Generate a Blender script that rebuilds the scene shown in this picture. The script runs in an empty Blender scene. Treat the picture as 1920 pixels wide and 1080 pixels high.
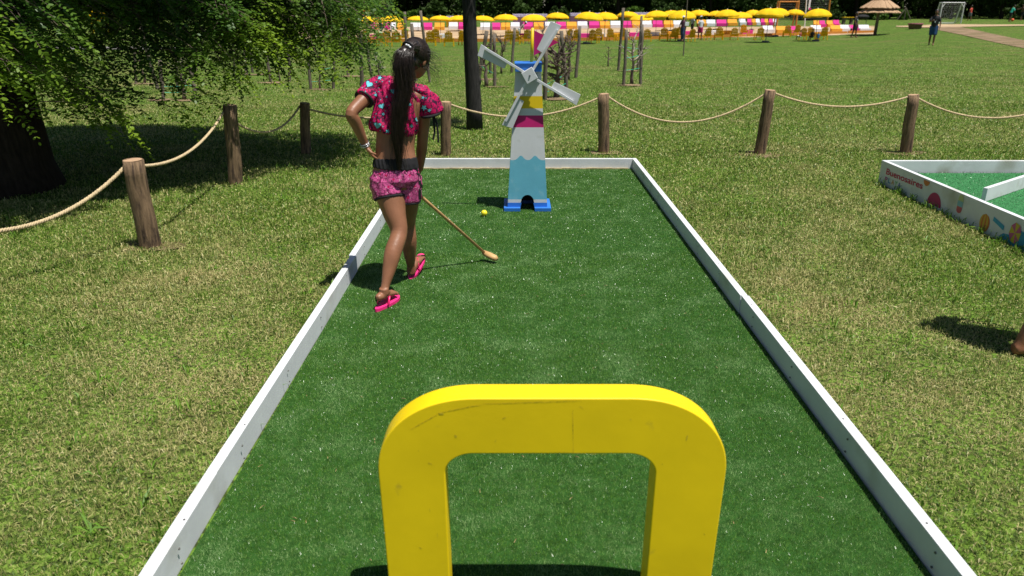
import bpy, math, random
import numpy as np
from mathutils import Vector, Matrix
from math import sin, cos, pi, radians, sqrt, atan2
random.seed(7); RNG = np.random.default_rng(7)
scene = bpy.context.scene
C = scene.collection
# ------------------------------------------------------------------ camera, sky, sun, exposure
PITCH = radians(20.9); FPX = 1387.0; CAMH = 1.65
cd = bpy.data.cameras.new("camera"); cam = bpy.data.objects.new("camera", cd); C.objects.link(cam)
cam.location = (0, 0, CAMH); cam.rotation_euler = (radians(90) - PITCH, 0, 0)
cd.sensor_width = 36; cd.lens = 36 * FPX / 1920; cd.clip_end = 1500; cd.clip_start = 0.05
cd.dof.use_dof = True; cd.dof.focus_distance = 5.2; cd.dof.aperture_fstop = 4.0
scene.camera = cam
SUNV = Vector((0.28, -0.20, 1.0)).normalized()
w = bpy.data.worlds.new("World"); scene.world = w; w.use_nodes = True
nt = w.node_tree; bg = nt.nodes["Background"]; sky = nt.nodes.new("ShaderNodeTexSky")
sky.sky_type = 'NISHITA'; sky.sun_disc = False
sky.sun_elevation = math.asin(SUNV.z); sky.sun_rotation = atan2(SUNV.x, SUNV.y)
sky.air_density = 1.0; sky.dust_density = 0.6
nt.links.new(sky.outputs[0], bg.inputs[0]); bg.inputs[1].default_value = 0.05
sd = bpy.data.lights.new("sun", 'SUN'); sd.energy = 5.0; sd.angle = radians(0.5); sd.color = (1, 0.965, 0.9)
so = bpy.data.objects.new("sun", sd); C.objects.link(so)
so.rotation_euler = SUNV.to_track_quat('Z', 'Y').to_euler()
scene.view_settings.view_transform = 'Standard'; scene.view_settings.look = 'None'
scene.view_settings.exposure = 0.35; scene.view_settings.gamma = 1
scene.render.engine = 'CYCLES'
# ------------------------------------------------------------------ geometry of the view and the terrain
CP, SP = cos(PITCH), sin(PITCH)
def sst(a, b, x):
    t = np.clip((x - a) / (b - a), 0, 1); return t * t * (3 - 2 * t)
GY = [-50, 9, 30, 52, 60, 75, 95, 120, 900]; GZ = [0, 0, -.33, -.78, -.8, -.6, -.25, -.2, -.2]
def gz(x, y):
    return np.interp(y, GY, GZ) * (1 - .6 * sst(.44, .54, x / np.maximum(y, 1)))
def ray(px, py):
    a = (px - 960) / FPX; b = (540 - py) / FPX
    return Vector((a, CP + b * SP, -SP + b * CP))
def P(px, py, Y):                  # point on the sight line at distance Y
    d = ray(px, py); return Vector((0, 0, CAMH)) + d * (Y / d.y)
def at(px, py):                    # point where the sight line meets the ground
    d = ray(px, py); ys = np.arange(1, 160, .02); ts = ys / d.y
    i = np.argmax(CAMH + d.z * ts < gz(d.x * ts, ys)); y = ys[i]
    return Vector((d.x * ts[i], y, float(gz(d.x * ts[i], y))))
def onX(px, py, X):
    d = ray(px, py); t = X / d.x; return Vector((X, d.y * t, CAMH + d.z * t))
def G(x, y): return float(gz(np.float64(x), np.float64(y)))
# ------------------------------------------------------------------ materials
def mat(name, col, rough=.6, var=.12, scale=8, bump=0, bscale=60, spec=.4, metal=0, col2=None, scale2=None, trans=0, thresh=(.4, .6), stretch=None, det=4, col3=None):
    m = bpy.data.materials.new(name); m.use_nodes = True; n = m.node_tree; L = n.links
    b = n.nodes["Principled BSDF"]; b.inputs['Roughness'].default_value = rough
    b.inputs['Specular IOR Level'].default_value = spec; b.inputs['Metallic'].default_value = metal
    tc = n.nodes.new("ShaderNodeTexCoord"); src = tc.outputs['Object']
    if stretch:
        mp = n.nodes.new("ShaderNodeMapping"); mp.inputs['Scale'].default_value = stretch; L.new(src, mp.inputs[0]); src = mp.outputs[0]
    nz = n.nodes.new("ShaderNodeTexNoise"); nz.inputs['Scale'].default_value = scale; nz.inputs['Detail'].default_value = det; L.new(src, nz.inputs['Vector'])
    hi = tuple(min(1, c * (1 + var)) for c in col); lo = tuple(c * (1 - var) for c in col)
    mx = n.nodes.new("ShaderNodeMix"); mx.data_type = 'RGBA'; mx.inputs[6].default_value = (*lo, 1); mx.inputs[7].default_value = (*hi, 1)
    mr = n.nodes.new("ShaderNodeMapRange"); mr.inputs[1].default_value = .3; mr.inputs[2].default_value = .7; L.new(nz.outputs[0], mr.inputs[0]); L.new(mr.outputs[0], mx.inputs[0])
    out = mx.outputs[2]
    if col2:
        n2 = n.nodes.new("ShaderNodeTexNoise"); n2.inputs['Scale'].default_value = scale2 or scale * .3; n2.inputs['Detail'].default_value = 5; L.new(src, n2.inputs['Vector'])
        m2 = n.nodes.new("ShaderNodeMapRange"); m2.inputs[1].default_value = thresh[0]; m2.inputs[2].default_value = thresh[1]; L.new(n2.outputs[0], m2.inputs[0])
        x2 = n.nodes.new("ShaderNodeMix"); x2.data_type = 'RGBA'; L.new(m2.outputs[0], x2.inputs[0]); L.new(out, x2.inputs[6]); x2.inputs[7].default_value = (*col2, 1); out = x2.outputs[2]
    if col3:
        n4 = n.nodes.new("ShaderNodeTexNoise"); n4.inputs['Scale'].default_value = 38; n4.inputs['Detail'].default_value = 3; L.new(src, n4.inputs['Vector'])
        m4 = n.nodes.new("ShaderNodeMapRange"); m4.inputs[1].default_value = .42; m4.inputs[2].default_value = .56; m4.inputs[3].default_value = .85; m4.inputs[4].default_value = 0; L.new(n4.outputs[0], m4.inputs[0])
        x4 = n.nodes.new("ShaderNodeMix"); x4.data_type = 'RGBA'; L.new(m4.outputs[0], x4.inputs[0]); L.new(out, x4.inputs[6]); x4.inputs[7].default_value = (*col3, 1); out = x4.outputs[2]
    L.new(out, b.inputs['Base Color'])
    if bump:
        n3 = n.nodes.new("ShaderNodeTexNoise"); n3.inputs['Scale'].default_value = bscale; n3.inputs['Detail'].default_value = 4; L.new(src, n3.inputs['Vector'])
        bp = n.nodes.new("ShaderNodeBump"); bp.inputs['Strength'].default_value = bump; bp.inputs['Distance'].default_value = .01; L.new(n3.outputs[0], bp.inputs['Height']); L.new(bp.outputs[0], b.inputs['Normal'])
    if trans:
        tr = n.nodes.new("ShaderNodeBsdfTranslucent"); L.new(out, tr.inputs[0]); ms = n.nodes.new("ShaderNodeMixShader"); ms.inputs[0].default_value = trans
        L.new(b.outputs[0], ms.inputs[1]); L.new(tr.outputs[0], ms.inputs[2]); L.new(ms.outputs[0], n.nodes['Material Output'].inputs[0])
    return m
def blade_mat(name, greens, straw, scale, lo, hi, rough=.5, spec=.35, trans=.25, amt=.0, near=False):
    """grass blades: each blade's own tint, with dry patches across the lawn"""
    m = bpy.data.materials.new(name); m.use_nodes = True; n = m.node_tree; L = n.links
    b = n.nodes["Principled BSDF"]; b.inputs['Roughness'].default_value = rough; b.inputs['Specular IOR Level'].default_value = spec
    at_ = n.nodes.new("ShaderNodeAttribute"); at_.attribute_name = 'tint'
    cr = n.nodes.new("ShaderNodeValToRGB"); els = cr.color_ramp.elements
    els[0].position = 0; els[0].color = (*greens[0], 1); els[1].position = 1; els[1].color = (*greens[-1], 1)
    for i, g in enumerate(greens[1:-1]): e = els.new((i + 1) / (len(greens) - 1)); e.color = (*g, 1)
    L.new(at_.outputs['Fac'], cr.inputs[0])
    tc = n.nodes.new("ShaderNodeTexCoord"); nz = n.nodes.new("ShaderNodeTexNoise"); nz.inputs['Scale'].default_value = scale; nz.inputs['Detail'].default_value = 6; nz.inputs['Roughness'].default_value = .62
    L.new(tc.outputs['Object'], nz.inputs['Vector'])
    ad = n.nodes.new("ShaderNodeMath"); ad.operation = 'MULTIPLY_ADD'; L.new(at_.outputs['Fac'], ad.inputs[0]); ad.inputs[1].default_value = amt; L.new(nz.outputs[0], ad.inputs[2])
    src = ad.outputs[0]
    if near:       # the turf is worn and drier where people stand round the lane
        sx = n.nodes.new("ShaderNodeSeparateXYZ"); L.new(tc.outputs['Object'], sx.inputs[0]); wr = n.nodes.new("ShaderNodeMapRange"); wr.inputs[1].default_value = 7.5; wr.inputs[2].default_value = 2.5; wr.inputs[3].default_value = -.03; wr.inputs[4].default_value = .09; L.new(sx.outputs[1], wr.inputs[0])
        a2 = n.nodes.new("ShaderNodeMath"); L.new(src, a2.inputs[0]); L.new(wr.outputs[0], a2.inputs[1]); src = a2.outputs[0]
    mr = n.nodes.new("ShaderNodeMapRange"); mr.inputs[1].default_value = lo; mr.inputs[2].default_value = hi; L.new(src, mr.inputs[0])
    mx = n.nodes.new("ShaderNodeMix"); mx.data_type = 'RGBA'; L.new(mr.outputs[0], mx.inputs[0]); L.new(cr.outputs[0], mx.inputs[6]); mx.inputs[7].default_value = (*straw, 1)
    L.new(mx.outputs[2], b.inputs['Base Color'])
    if trans:
        tr = n.nodes.new("ShaderNodeBsdfTranslucent"); L.new(mx.outputs[2], tr.inputs[0]); ms = n.nodes.new("ShaderNodeMixShader"); ms.inputs[0].default_value = trans
        L.new(b.outputs[0], ms.inputs[1]); L.new(tr.outputs[0], ms.inputs[2]); L.new(ms.outputs[0], n.nodes['Material Output'].inputs[0])
    return m
def print_mat(name, base, dark, spot, spot2, sc, rough=.7, dens=.0):
    """printed cloth: small scrawls and coloured motifs"""
    m = bpy.data.materials.new(name); m.use_nodes = True; n = m.node_tree; L = n.links
    b = n.nodes["Principled BSDF"]; b.inputs['Roughness'].default_value = rough; b.inputs['Specular IOR Level'].default_value = .25
    tc = n.nodes.new("ShaderNodeTexCoord")
    def mixc(f, a, c):
        x = n.nodes.new("ShaderNodeMix"); x.data_type = 'RGBA'; L.new(f, x.inputs[0])
        if isinstance(a, tuple): x.inputs[6].default_value = (*a, 1)
        else: L.new(a, x.inputs[6])
        x.inputs[7].default_value = (*c, 1); return x.outputs[2]
    def rng(v, a, c):
        r = n.nodes.new("ShaderNodeMapRange"); r.inputs[1].default_value = a; r.inputs[2].default_value = c; L.new(v, r.inputs[0]); return r.outputs[0]
    nz = n.nodes.new("ShaderNodeTexNoise"); nz.inputs['Scale'].default_value = sc * 1.6; nz.inputs['Detail'].default_value = 5; nz.inputs['Distortion'].default_value = 1.5; L.new(tc.outputs['Object'], nz.inputs['Vector'])
    o = mixc(rng(nz.outputs[0], .53 - dens, .6 - dens), base, dark)
    v = n.nodes.new("ShaderNodeTexVoronoi"); v.feature = 'DISTANCE_TO_EDGE'; v.inputs['Scale'].default_value = sc * 1.1; L.new(tc.outputs['Object'], v.inputs['Vector'])
    o = mixc(rng(v.outputs['Distance'], .05, .01), o, dark)
    v2 = n.nodes.new("ShaderNodeTexVoronoi"); v2.inputs['Scale'].default_value = sc * .75; L.new(tc.outputs['Object'], v2.inputs['Vector'])
    o = mixc(rng(v2.outputs['Distance'], .24, .2), o, spot)
    v3 = n.nodes.new("ShaderNodeTexVoronoi"); v3.inputs['Scale'].default_value = sc * 1.7; L.new(tc.outputs['Object'], v3.inputs['Vector'])
    o = mixc(rng(v3.outputs['Distance'], .2, .15), o, spot2)
    L.new(o, b.inputs['Base Color']); return m
M = {}
M['lawn'] = mat('lawn_ground', (.105, .185, .024), .95, .45, 3.5, .5, 25, .1, col3=(.022, .030, .010), col2=(.17, .19, .05), scale2=.45, thresh=(.5, .68), det=8)
M['turf'] = mat('turf_base', (.022, .070, .012), .9, .3, 40, .3, 120, .1)
M['white'] = mat('white_painted_board', (.66, .67, .69), .5, .06, 6, .05, 30, .35, col2=(.44, .43, .38), scale2=2.6, thresh=(.57, .74))
M['whitep'] = mat('white_paint', (.60, .61, .63), .5, .05, 6, .04, 60, .3, col2=(.50, .51, .50), scale2=9, thresh=(.6, .7))
M['yellow'] = mat('yellow_gloss_paint', (.88, .62, .008), .45, .06, 5, .03, 30, .3, col2=(.66, .47, .02), scale2=12, thresh=(.68, .76))
M['yelmill'] = mat('yellow_mill_paint', (.72, .50, .005), .5, .05, 9)
M['magenta'] = mat('magenta_paint', (.50, .012, .15), .5, .06, 9)
M['skyblue'] = mat('light_blue_paint', (.13, .42, .55), .5, .05, 7, .06, 40, col2=(.19, .46, .57), scale2=14, thresh=(.58, .7))
M['blue'] = mat('blue_paint', (.03, .17, .58), .45, .08, 9)
M['black'] = mat('black', (.008, .008, .009), .8, .1)
M['post'] = mat('post_wood', (.22, .145, .085), .85, .35, 9, .8, 60, .2, col2=(.075, .05, .035), scale2=7, thresh=(.5, .65), stretch=(6, 6, .8))
M['postend'] = mat('post_end_grain', (.42, .27, .16), .85, .15, 30)
M['rope'] = mat('rope_fibre', (.58, .45, .27), .9, .2, 60, .6, 300, .1)
M['bark'] = mat('dark_bark', (.035, .026, .020), .95, .4, 8, 1, 30, .1, stretch=(4, 4, .8))
M['bark2'] = mat('grey_stake_wood', (.15, .125, .10), .9, .35, 12, .6, 60, .15, stretch=(5, 5, 1))
M['twig'] = mat('twig_bark', (.13, .095, .075), .9, .3, 12)
M['twigpale'] = mat('pale_branch_bark', (.34, .29, .24), .9, .25, 12)
M['leaf'] = mat('locust_leaf', (.065, .145, .022), .42, .4, 1.6, 0, 60, .35, trans=.42, col2=(.23, .35, .025), scale2=.8, thresh=(.45, .62))
M['leafdark'] = mat('wood_leaf', (.040, .075, .014), .7, .5, .5, 0, 60, .15, trans=.15)
M['leafmid'] = mat('mid_leaf', (.075, .145, .018), .7, .4, .6, 0, 60, .15, trans=.25)
M['skin'] = mat('tanned_skin', (.27, .118, .062), .45, .12, 14, .1, 120, .4, col2=(.215, .088, .045), scale2=5, thresh=(.5, .7))
M['skin2'] = mat('brown_skin', (.16, .075, .042), .55, .1, 14)
M['hair'] = mat('dark_brown_hair', (.020, .011, .007), .38, .5, 50, 0, 60, .6)
M['pink'] = mat('pink_rubber', (.80, .03, .20), .5, .08, 20, .15, 200, .3)
M['pinkstrap'] = mat('pink_strap', (.78, .02, .14), .35, .05, 20)
M['top'] = print_mat('magenta_printed_cloth', (.48, .003, .085), (.04, .003, .025), (.36, .005, .09), (.10, .30, .36), 26, dens=.025)
M['short'] = print_mat('pink_printed_shorts', (.56, .09, .26), (.10, .01, .04), (.50, .01, .09), (.62, .36, .42), 30, dens=-.01, rough=.42)
M['heart'] = mat('turquoise_print', (.13, .50, .58), .7, .1, 40)
M['trim'] = mat('black_trim', (.010, .009, .011), .8, .2, 30)
M['silver'] = mat('silver_bracelet', (.6, .6, .62), .3, .05, 20, metal=.9)
M['lightwood'] = mat('beech_wood', (.55, .33, .14), .5, .15, 9, .1, 80, .3, stretch=(1, 1, 8))
M['ball'] = mat('yellow_ball', (.85, .72, .03), .4, .05, 20, .1, 80)
M['green'] = mat('green_string', (.03, .42, .28), .7, .1)
M['umb'] = mat('yellow_canvas', (.80, .50, .012), .8, .07, 3, 0, 60, .1, trans=.12)
M['chair'] = mat('yellow_plastic', (.86, .60, .010), .5, .1, 9, 0, 60, .3, trans=.5)
M['orange'] = mat('orange_wood', (.50, .20, .03), .7, .15, 9)
M['bor'] = mat('orange_cloth', (.80, .36, .03), .8, .1, 9)
M['bpk'] = mat('magenta_cloth', (.65, .03, .26), .8, .1, 9)
M['bwh'] = mat('white_cloth', (.72, .72, .76), .8, .06, 9)
M['lilac'] = mat('lilac_wall', (.62, .25, .55), .7, .08, 3)
M['lilac2'] = mat('pale_lilac_roof', (.62, .56, .68), .7, .1, 3)
M['ywall'] = mat('yellow_wall', (.62, .44, .01), .7, .08, 3)
M['sand'] = mat('sand', (.46, .33, .20), .95, .12, 1.2, .5, 8, .1, col2=(.36, .26, .16), scale2=.5)
M['dirt'] = mat('dirt', (.23, .16, .10), .95, .25, 1.5, .6, 9, .1, col2=(.13, .11, .05), scale2=.7, thresh=(.5, .66))
M['thatch'] = mat('thatch', (.42, .28, .17), .95, .3, 5, 1, 30, .1, stretch=(6, 6, 1))
M['metalw'] = mat('white_metal', (.62, .62, .62), .4, .04, 5)
M['net'] = mat('net_cord', (.42, .42, .40), .8, .05, 5)
M['netdk'] = mat('dark_net_cord', (.15, .15, .14), .8, .05, 5)
M['grey'] = mat('grey_base', (.12, .12, .13), .7, .1, 9)
M['concrete'] = mat('grey_path', (.15, .14, .13), .9, .1, 2)
def cloth(c, r=.8): return mat('cloth', c, r, .1, 9)
# ------------------------------------------------------------------ mesh helpers
def tag(o, label=None, cat=None, group=None, kind=None):
    if label: o['label'] = label
    if cat: o['category'] = cat
    if group: o['group'] = group
    if kind: o['kind'] = kind
    return o
def thing(name, loc, label, cat, group=None, rz=0):
    o = bpy.data.objects.new(name, None); C.objects.link(o); o.location = loc; o.rotation_euler = (0, 0, rz); o.empty_display_size = .1
    return tag(o, label, cat, group)
def rootloc(o):
    v = Vector((0, 0, 0))
    while o: v += o.location; o = o.parent
    return v
def link(name, me, parent=None):
    o = bpy.data.objects.new(name, me); C.objects.link(o)
    if parent: o.parent = parent
    return o
class MB:
    def __init__(s): s.v = []; s.f = []; s.m = []
    def add(s, vs, fs, mi=0):
        k = len(s.v); s.v += [tuple(v) for v in vs]; s.f += [tuple(i + k for i in f) for f in fs]; s.m += [mi] * len(fs); return s
    def box(s, c, d, R=None, mi=0):
        vs = []
        for x in (-.5, .5):
            for y in (-.5, .5):
                for z in (-.5, .5):
                    v = Vector((x * d[0], y * d[1], z * d[2])); v = R @ v if R else v; vs.append(v + Vector(c))
        return s.add(vs, [(0, 1, 3, 2), (4, 6, 7, 5), (0, 4, 5, 1), (2, 3, 7, 6), (0, 2, 6, 4), (1, 5, 7, 3)], mi)
    def loft(s, pts, rads, n=10, side=None, cap=True, mi=0, closed=True):
        pts = [Vector(p) for p in pts]; rings = []; sd_ = Vector(side) if side is not None else None; prev = None
        for i, p in enumerate(pts):
            t = (pts[min(i + 1, len(pts) - 1)] - pts[max(i - 1, 0)]).normalized()
            if sd_ is not None: x = (sd_ - t * sd_.dot(t)).normalized()
            elif prev is None:
                h = Vector((0, 0, 1)) if abs(t.z) < .9 else Vector((1, 0, 0)); x = t.cross(h).normalized()
            else: x = (prev - t * prev.dot(t)).normalized()
            prev = x; y = t.cross(x); r = rads[i] if isinstance(rads, (list, tuple)) else rads
            rx, ry = r if isinstance(r, (list, tuple)) else (r, r)
            rings.append([p + x * (rx * cos(2 * pi * k / n)) + y * (ry * sin(2 * pi * k / n)) for k in range(n)])
        vs = [v for r in rings for v in r]; fs = []
        for i in range(len(rings) - 1):
            for k in range(n): a = i * n + k; b = i * n + (k + 1) % n; fs.append((a, b, b + n, a + n))
        if cap: fs.append(tuple(reversed(range(n)))); fs.append(tuple(range(len(vs) - n, len(vs))))
        return s.add(vs, fs, mi)
    def ball(s, c, r, R=None, nu=14, nv=10, mi=0):
        vs = [(0, 0, -1)]; r = r if isinstance(r, (list, tuple)) else (r, r, r)
        for i in range(1, nv):
            th = pi * i / nv
            for k in range(nu): vs.append((sin(th) * cos(2 * pi * k / nu), sin(th) * sin(2 * pi * k / nu), -cos(th)))
        vs.append((0, 0, 1)); out = []
        for v in vs:
            q = Vector((v[0] * r[0], v[1] * r[1], v[2] * r[2])); q = R @ q if R else q; out.append(q + Vector(c))
        fs = [(0, 1 + (k + 1) % nu, 1 + k) for k in range(nu)]; L = len(vs) - 1
        for i in range(nv - 2):
            for k in range(nu): a = 1 + i * nu + k; b = 1 + i * nu + (k + 1) % nu; fs.append((a, b, b + nu, a + nu))
        o = 1 + (nv - 2) * nu; fs += [(o + k, o + (k + 1) % nu, L) for k in range(nu)]
        return s.add(out, fs, mi)
    def prism(s, poly, d, fn, mi=0):
        """poly: 2-D outline; fn(u, v, w) -> point; w 0..d is the thickness"""
        n = len(poly); vs = [fn(u, v, 0) for u, v in poly] + [fn(u, v, d) for u, v in poly]
        fs = [tuple(range(n)), tuple(reversed(range(n, 2 * n)))] + [(i, i + n, (i + 1) % n + n, (i + 1) % n) for i in range(n)]
        return s.add(vs, fs, mi)
    def build(s, name, mats, parent=None, world=False, smooth=False, bevel=0, recalc=True):
        off = rootloc(parent) if (parent and world) else Vector((0, 0, 0))
        me = bpy.data.meshes.new(name); me.from_pydata([Vector(v) - off for v in s.v], [], s.f)
        for m in (mats if isinstance(mats, (list, tuple)) else [mats]): me.materials.append(m)
        me.polygons.foreach_set('material_index', s.m)
        if recalc:
            import bmesh
            bm = bmesh.new(); bm.from_mesh(me); bmesh.ops.recalc_face_normals(bm, faces=bm.faces); bm.to_mesh(me); bm.free()
        if smooth: me.polygons.foreach_set('use_smooth', [True] * len(me.polygons))
        me.update(); o = link(name, me, parent)
        if bevel:
            b = o.modifiers.new('bevel', 'BEVEL'); b.width = bevel; b.segments = 2; b.limit_method = 'ANGLE'
        return o
def fused(mb, name, m, parent, voxel, world=True, smooth=4, deform=None):
    """one continuous skin grown over overlapping lofts"""
    tmp = mb.build('tmp', m); md = tmp.modifiers.new('r', 'REMESH'); md.mode = 'VOXEL'; md.voxel_size = voxel; md.use_smooth_shade = True
    if smooth: sm = tmp.modifiers.new('s', 'SMOOTH'); sm.iterations = smooth; sm.factor = .5
    dg = bpy.context.evaluated_depsgraph_get(); dg.update()
    me = bpy.data.meshes.new_from_object(tmp.evaluated_get(dg)); me.name = name; old = tmp.data
    bpy.data.objects.remove(tmp); bpy.data.meshes.remove(old)
    me.materials.clear(); me.materials.append(m)
    n = len(me.vertices); co = np.empty(n * 3); me.vertices.foreach_get('co', co); co = co.reshape(-1, 3)
    if deform is not None:
        no = np.empty(n * 3); me.vertices.foreach_get('normal', no); co = deform(co, no.reshape(-1, 3))
    if parent and world: co = co - np.array(rootloc(parent))
    me.vertices.foreach_set('co', co.ravel()); me.polygons.foreach_set('use_smooth', [True] * len(me.polygons)); me.update()
    return link(name, me, parent)
def npmesh(name, co, nper, m, tint=None, parent=None, smooth=False):
    """many separate nper-gons from an (N*nper, 3) array"""
    N = len(co) // nper; me = bpy.data.meshes.new(name); me.vertices.add(len(co)); me.vertices.foreach_set('co', np.ascontiguousarray(co, dtype=np.float32).ravel())
    me.loops.add(len(co)); me.loops.foreach_set('vertex_index', np.arange(len(co), dtype=np.int32))
    me.polygons.add(N); me.polygons.foreach_set('loop_start', np.arange(0, len(co), nper, dtype=np.int32)); me.polygons.foreach_set('loop_total', np.full(N, nper, dtype=np.int32))
    if tint is not None:
        a = me.attributes.new('tint', 'FLOAT', 'POINT'); a.data.foreach_set('value', np.repeat(tint, nper).astype(np.float32))
    me.materials.append(m); me.update(); me.validate(); return link(name, me, parent)
def merge_into(o, mbx, m):
    """surface marks that belong to a part's own mesh, in a material slot of their own"""
    import bmesh
    o.data.materials.append(m); mi = len(o.data.materials) - 1; off = rootloc(o); bm = bmesh.new(); bm.from_mesh(o.data); vs = [bm.verts.new(Vector(v) - off) for v in mbx.v]
    for f in mbx.f:
        try: fc = bm.faces.new([vs[i] for i in f]); fc.material_index = mi
        except ValueError: pass
    bm.to_mesh(o.data); bm.free()
ORD = ['first', 'second', 'third', 'fourth', 'fifth', 'sixth', 'seventh', 'eighth', 'ninth', 'tenth', 'eleventh', 'twelfth', 'thirteenth', 'fourteenth', 'fifteenth', 'sixteenth', 'seventeenth', 'eighteenth', 'nineteenth', 'twentieth', 'twenty-first', 'twenty-second', 'twenty-third', 'twenty-fourth', 'twenty-fifth', 'twenty-sixth', 'twenty-seventh', 'twenty-eighth', 'twenty-ninth', 'thirtieth', 'thirty-first', 'thirty-second', 'thirty-third', 'thirty-fourth', 'thirty-fifth', 'thirty-sixth', 'thirty-seventh', 'thirty-eighth', 'thirty-ninth', 'fortieth', 'forty-first', 'forty-second', 'forty-third', 'forty-fourth', 'forty-fifth', 'forty-sixth']
def copy_tree(o, parent=None, loc=None, rz=None, label=None):
    c = o.copy(); C.objects.link(c); c.parent = parent
    if loc is not None: c.location = loc
    if rz is not None: c.rotation_euler = (0, 0, rz)
    if label: c['label'] = label
    for ch in [x for x in o.children]: copy_tree(ch, c)
    return c
# ------------------------------------------------------------------ ground
xs = np.concatenate([np.linspace(-400, -40, 10), np.linspace(-36, 36, 49), np.linspace(40, 400, 10)])
ys = np.concatenate([np.linspace(-60, 8, 12), np.linspace(9, 130, 80), np.linspace(140, 700, 8)])
X, Yg = np.meshgrid(xs, ys); Zg = gz(X, Yg); nx = len(xs)
g = MB(); g.v = list(zip(X.ravel(), Yg.ravel(), Zg.ravel()))
g.f = [(j * nx + i, j * nx + i + 1, (j + 1) * nx + i + 1, (j + 1) * nx + i) for j in range(len(ys) - 1) for i in range(nx - 1)]; g.m = [0] * len(g.f)
tag(g.build('lawn', M['lawn'], smooth=True), kind='structure')
def patch(name, pts, m, lift, sub=6):
    """an irregular sheet laid on the ground through ground pixels' world points (fan of quads between two edges)"""
    a, b = pts; mb = MB(); n = len(a); rows = []
    for i in range(n):
        rows.append([])
        for k in range(sub + 1):
            p = a[i].lerp(b[i], k / sub); rows[-1].append((p.x, p.y, G(p.x, p.y) + lift))
    mb.v = [v for r in rows for v in r]; s = sub + 1
    mb.f = [(i * s + k, i * s + k + 1, (i + 1) * s + k + 1, (i + 1) * s + k) for i in range(n - 1) for k in range(sub)]; mb.m = [0] * len(mb.f)
    return tag(mb.build(name, m, smooth=True), kind='structure')
xsP = list(range(560, 1561, 40)) + [1600, 1640]
patch('sand', ([at(x, 73 - max(0, (x - 1250)) * .022 + 1.0 * sin(x * .05)) for x in xsP], [at(x, 51 - max(0, x - 1350) * .008) for x in xsP]), M['sand'], .02, 10)
xd = [1742, 1765, 1800, 1840, 1880, 1930, 1990]
patch('dirt_path', ([at(x, y) for x, y in zip(xd, [52, 58, 65, 74, 83, 93, 104])], [at(x, y) for x, y in zip(xd, [49, 49, 50.5, 59, 68, 78, 90])]), M['dirt'], .02)
xd = [1680, 1720, 1760, 1800, 1850, 1910, 1990]
patch('dirt_verge', ([at(x, y) for x, y in zip(xd, [50.5, 52, 52, 51, 50, 49, 49])], [at(x, y) for x, y in zip(xd, [49, 48.5, 46, 46, 46.5, 46.5, 46])]), M['sand'], .035)
patch('path', ([at(x, 93) for x in (60, 120, 200, 280, 330)], [at(x, 88) for x in (60, 120, 200, 280, 330)]), M['concrete'], .02)
# ------------------------------------------------------------------ mini golf lane
XL, XR, YF, YN, BH, BT = -1.026, 1.295, 7.9, -0.6, .115, .042
tb = MB(); tb.box(((XL + XR) / 2, (YF + YN) / 2, .004), (XR - XL - .002, YF - YN - .002, .008))
lane = thing('golf_lane', ((XL + XR) / 2, YN, 0), 'green artificial turf golf lane framed by low white boards, with the windmill on it', 'golf lane')
tb.build('turf_mat', M['turf'], lane, world=True)
def board(mb, x0, y0, x1, y1, h, t, z0=0):
    d = Vector((x1 - x0, y1 - y0, 0)); L = d.length; a = atan2(d.y, d.x)
    mb.box(((x0 + x1) / 2, (y0 + y1) / 2, z0 + h / 2), (L, t, h), Matrix.Rotation(a, 3, 'Z'))
def lane_board(pts, lab=None):
    mb = MB()
    for i in range(len(pts) - 1): board(mb, *pts[i], *pts[i + 1], BH + .001 * (i % 2), BT - .002 * (i % 2))
    return mb.build('side_board', M['white'], lane, world=True, bevel=.002)
h = BT / 2
lane_board([(XL - h, YN), (XL - h - .012, 2.2), (XL - h + .004, 4.62)])
lane_board([(XL - h - .006, 4.625), (XL - h, YF + BT)])
lane_board([(XR + h, YN), (XR + h + .006, 3.9)]); lane_board([(XR + h, 3.905), (XR + h, YF + BT)])
lane_board([(XL, YF + h), (.10, YF + h + .004)]); lane_board([(.105, YF + h), (XR - .001, YF + h)])
lane_board([(XL, YN - h), (XR, YN - h)])
scr = MB()
for y in np.arange(.6, 7.8, .62):
    for sx in (-1, 1):
        x = XL if sx < 0 else XR; yy = y + random.uniform(-.05, .05)
        for zz in (.03, .085): scr.loft([Vector((x - sx * .0002 + sx * .002, yy, zz)), Vector((x - sx * .0016, yy, zz))], [.0042, .0036], 8)
        scr.loft([Vector((x + sx * BT * .5, yy + .1, BH - .001)), Vector((x + sx * BT * .5, yy + .1, BH + .0022))], [.0042, .0036], 8)
o = scr.build('screws', mat('screw', (.16, .15, .14), .5, .2, metal=.6), lane, world=True); o['kind'] = 'stuff'
sp = MB()
for i in range(26):
    x0 = -1.0 + i * .088; sp.box((x0, YF - .012 - random.random() * .006, .012), (.10, .02 + random.random() * .012, .012 + .008 * random.random()), Matrix.Rotation(random.uniform(-.1, .1), 3, 'Z'))
sp.build('worn_edge_strip', mat('worn_wood', (.34, .28, .15), .9, .3, 20), lane, world=True)
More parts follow.
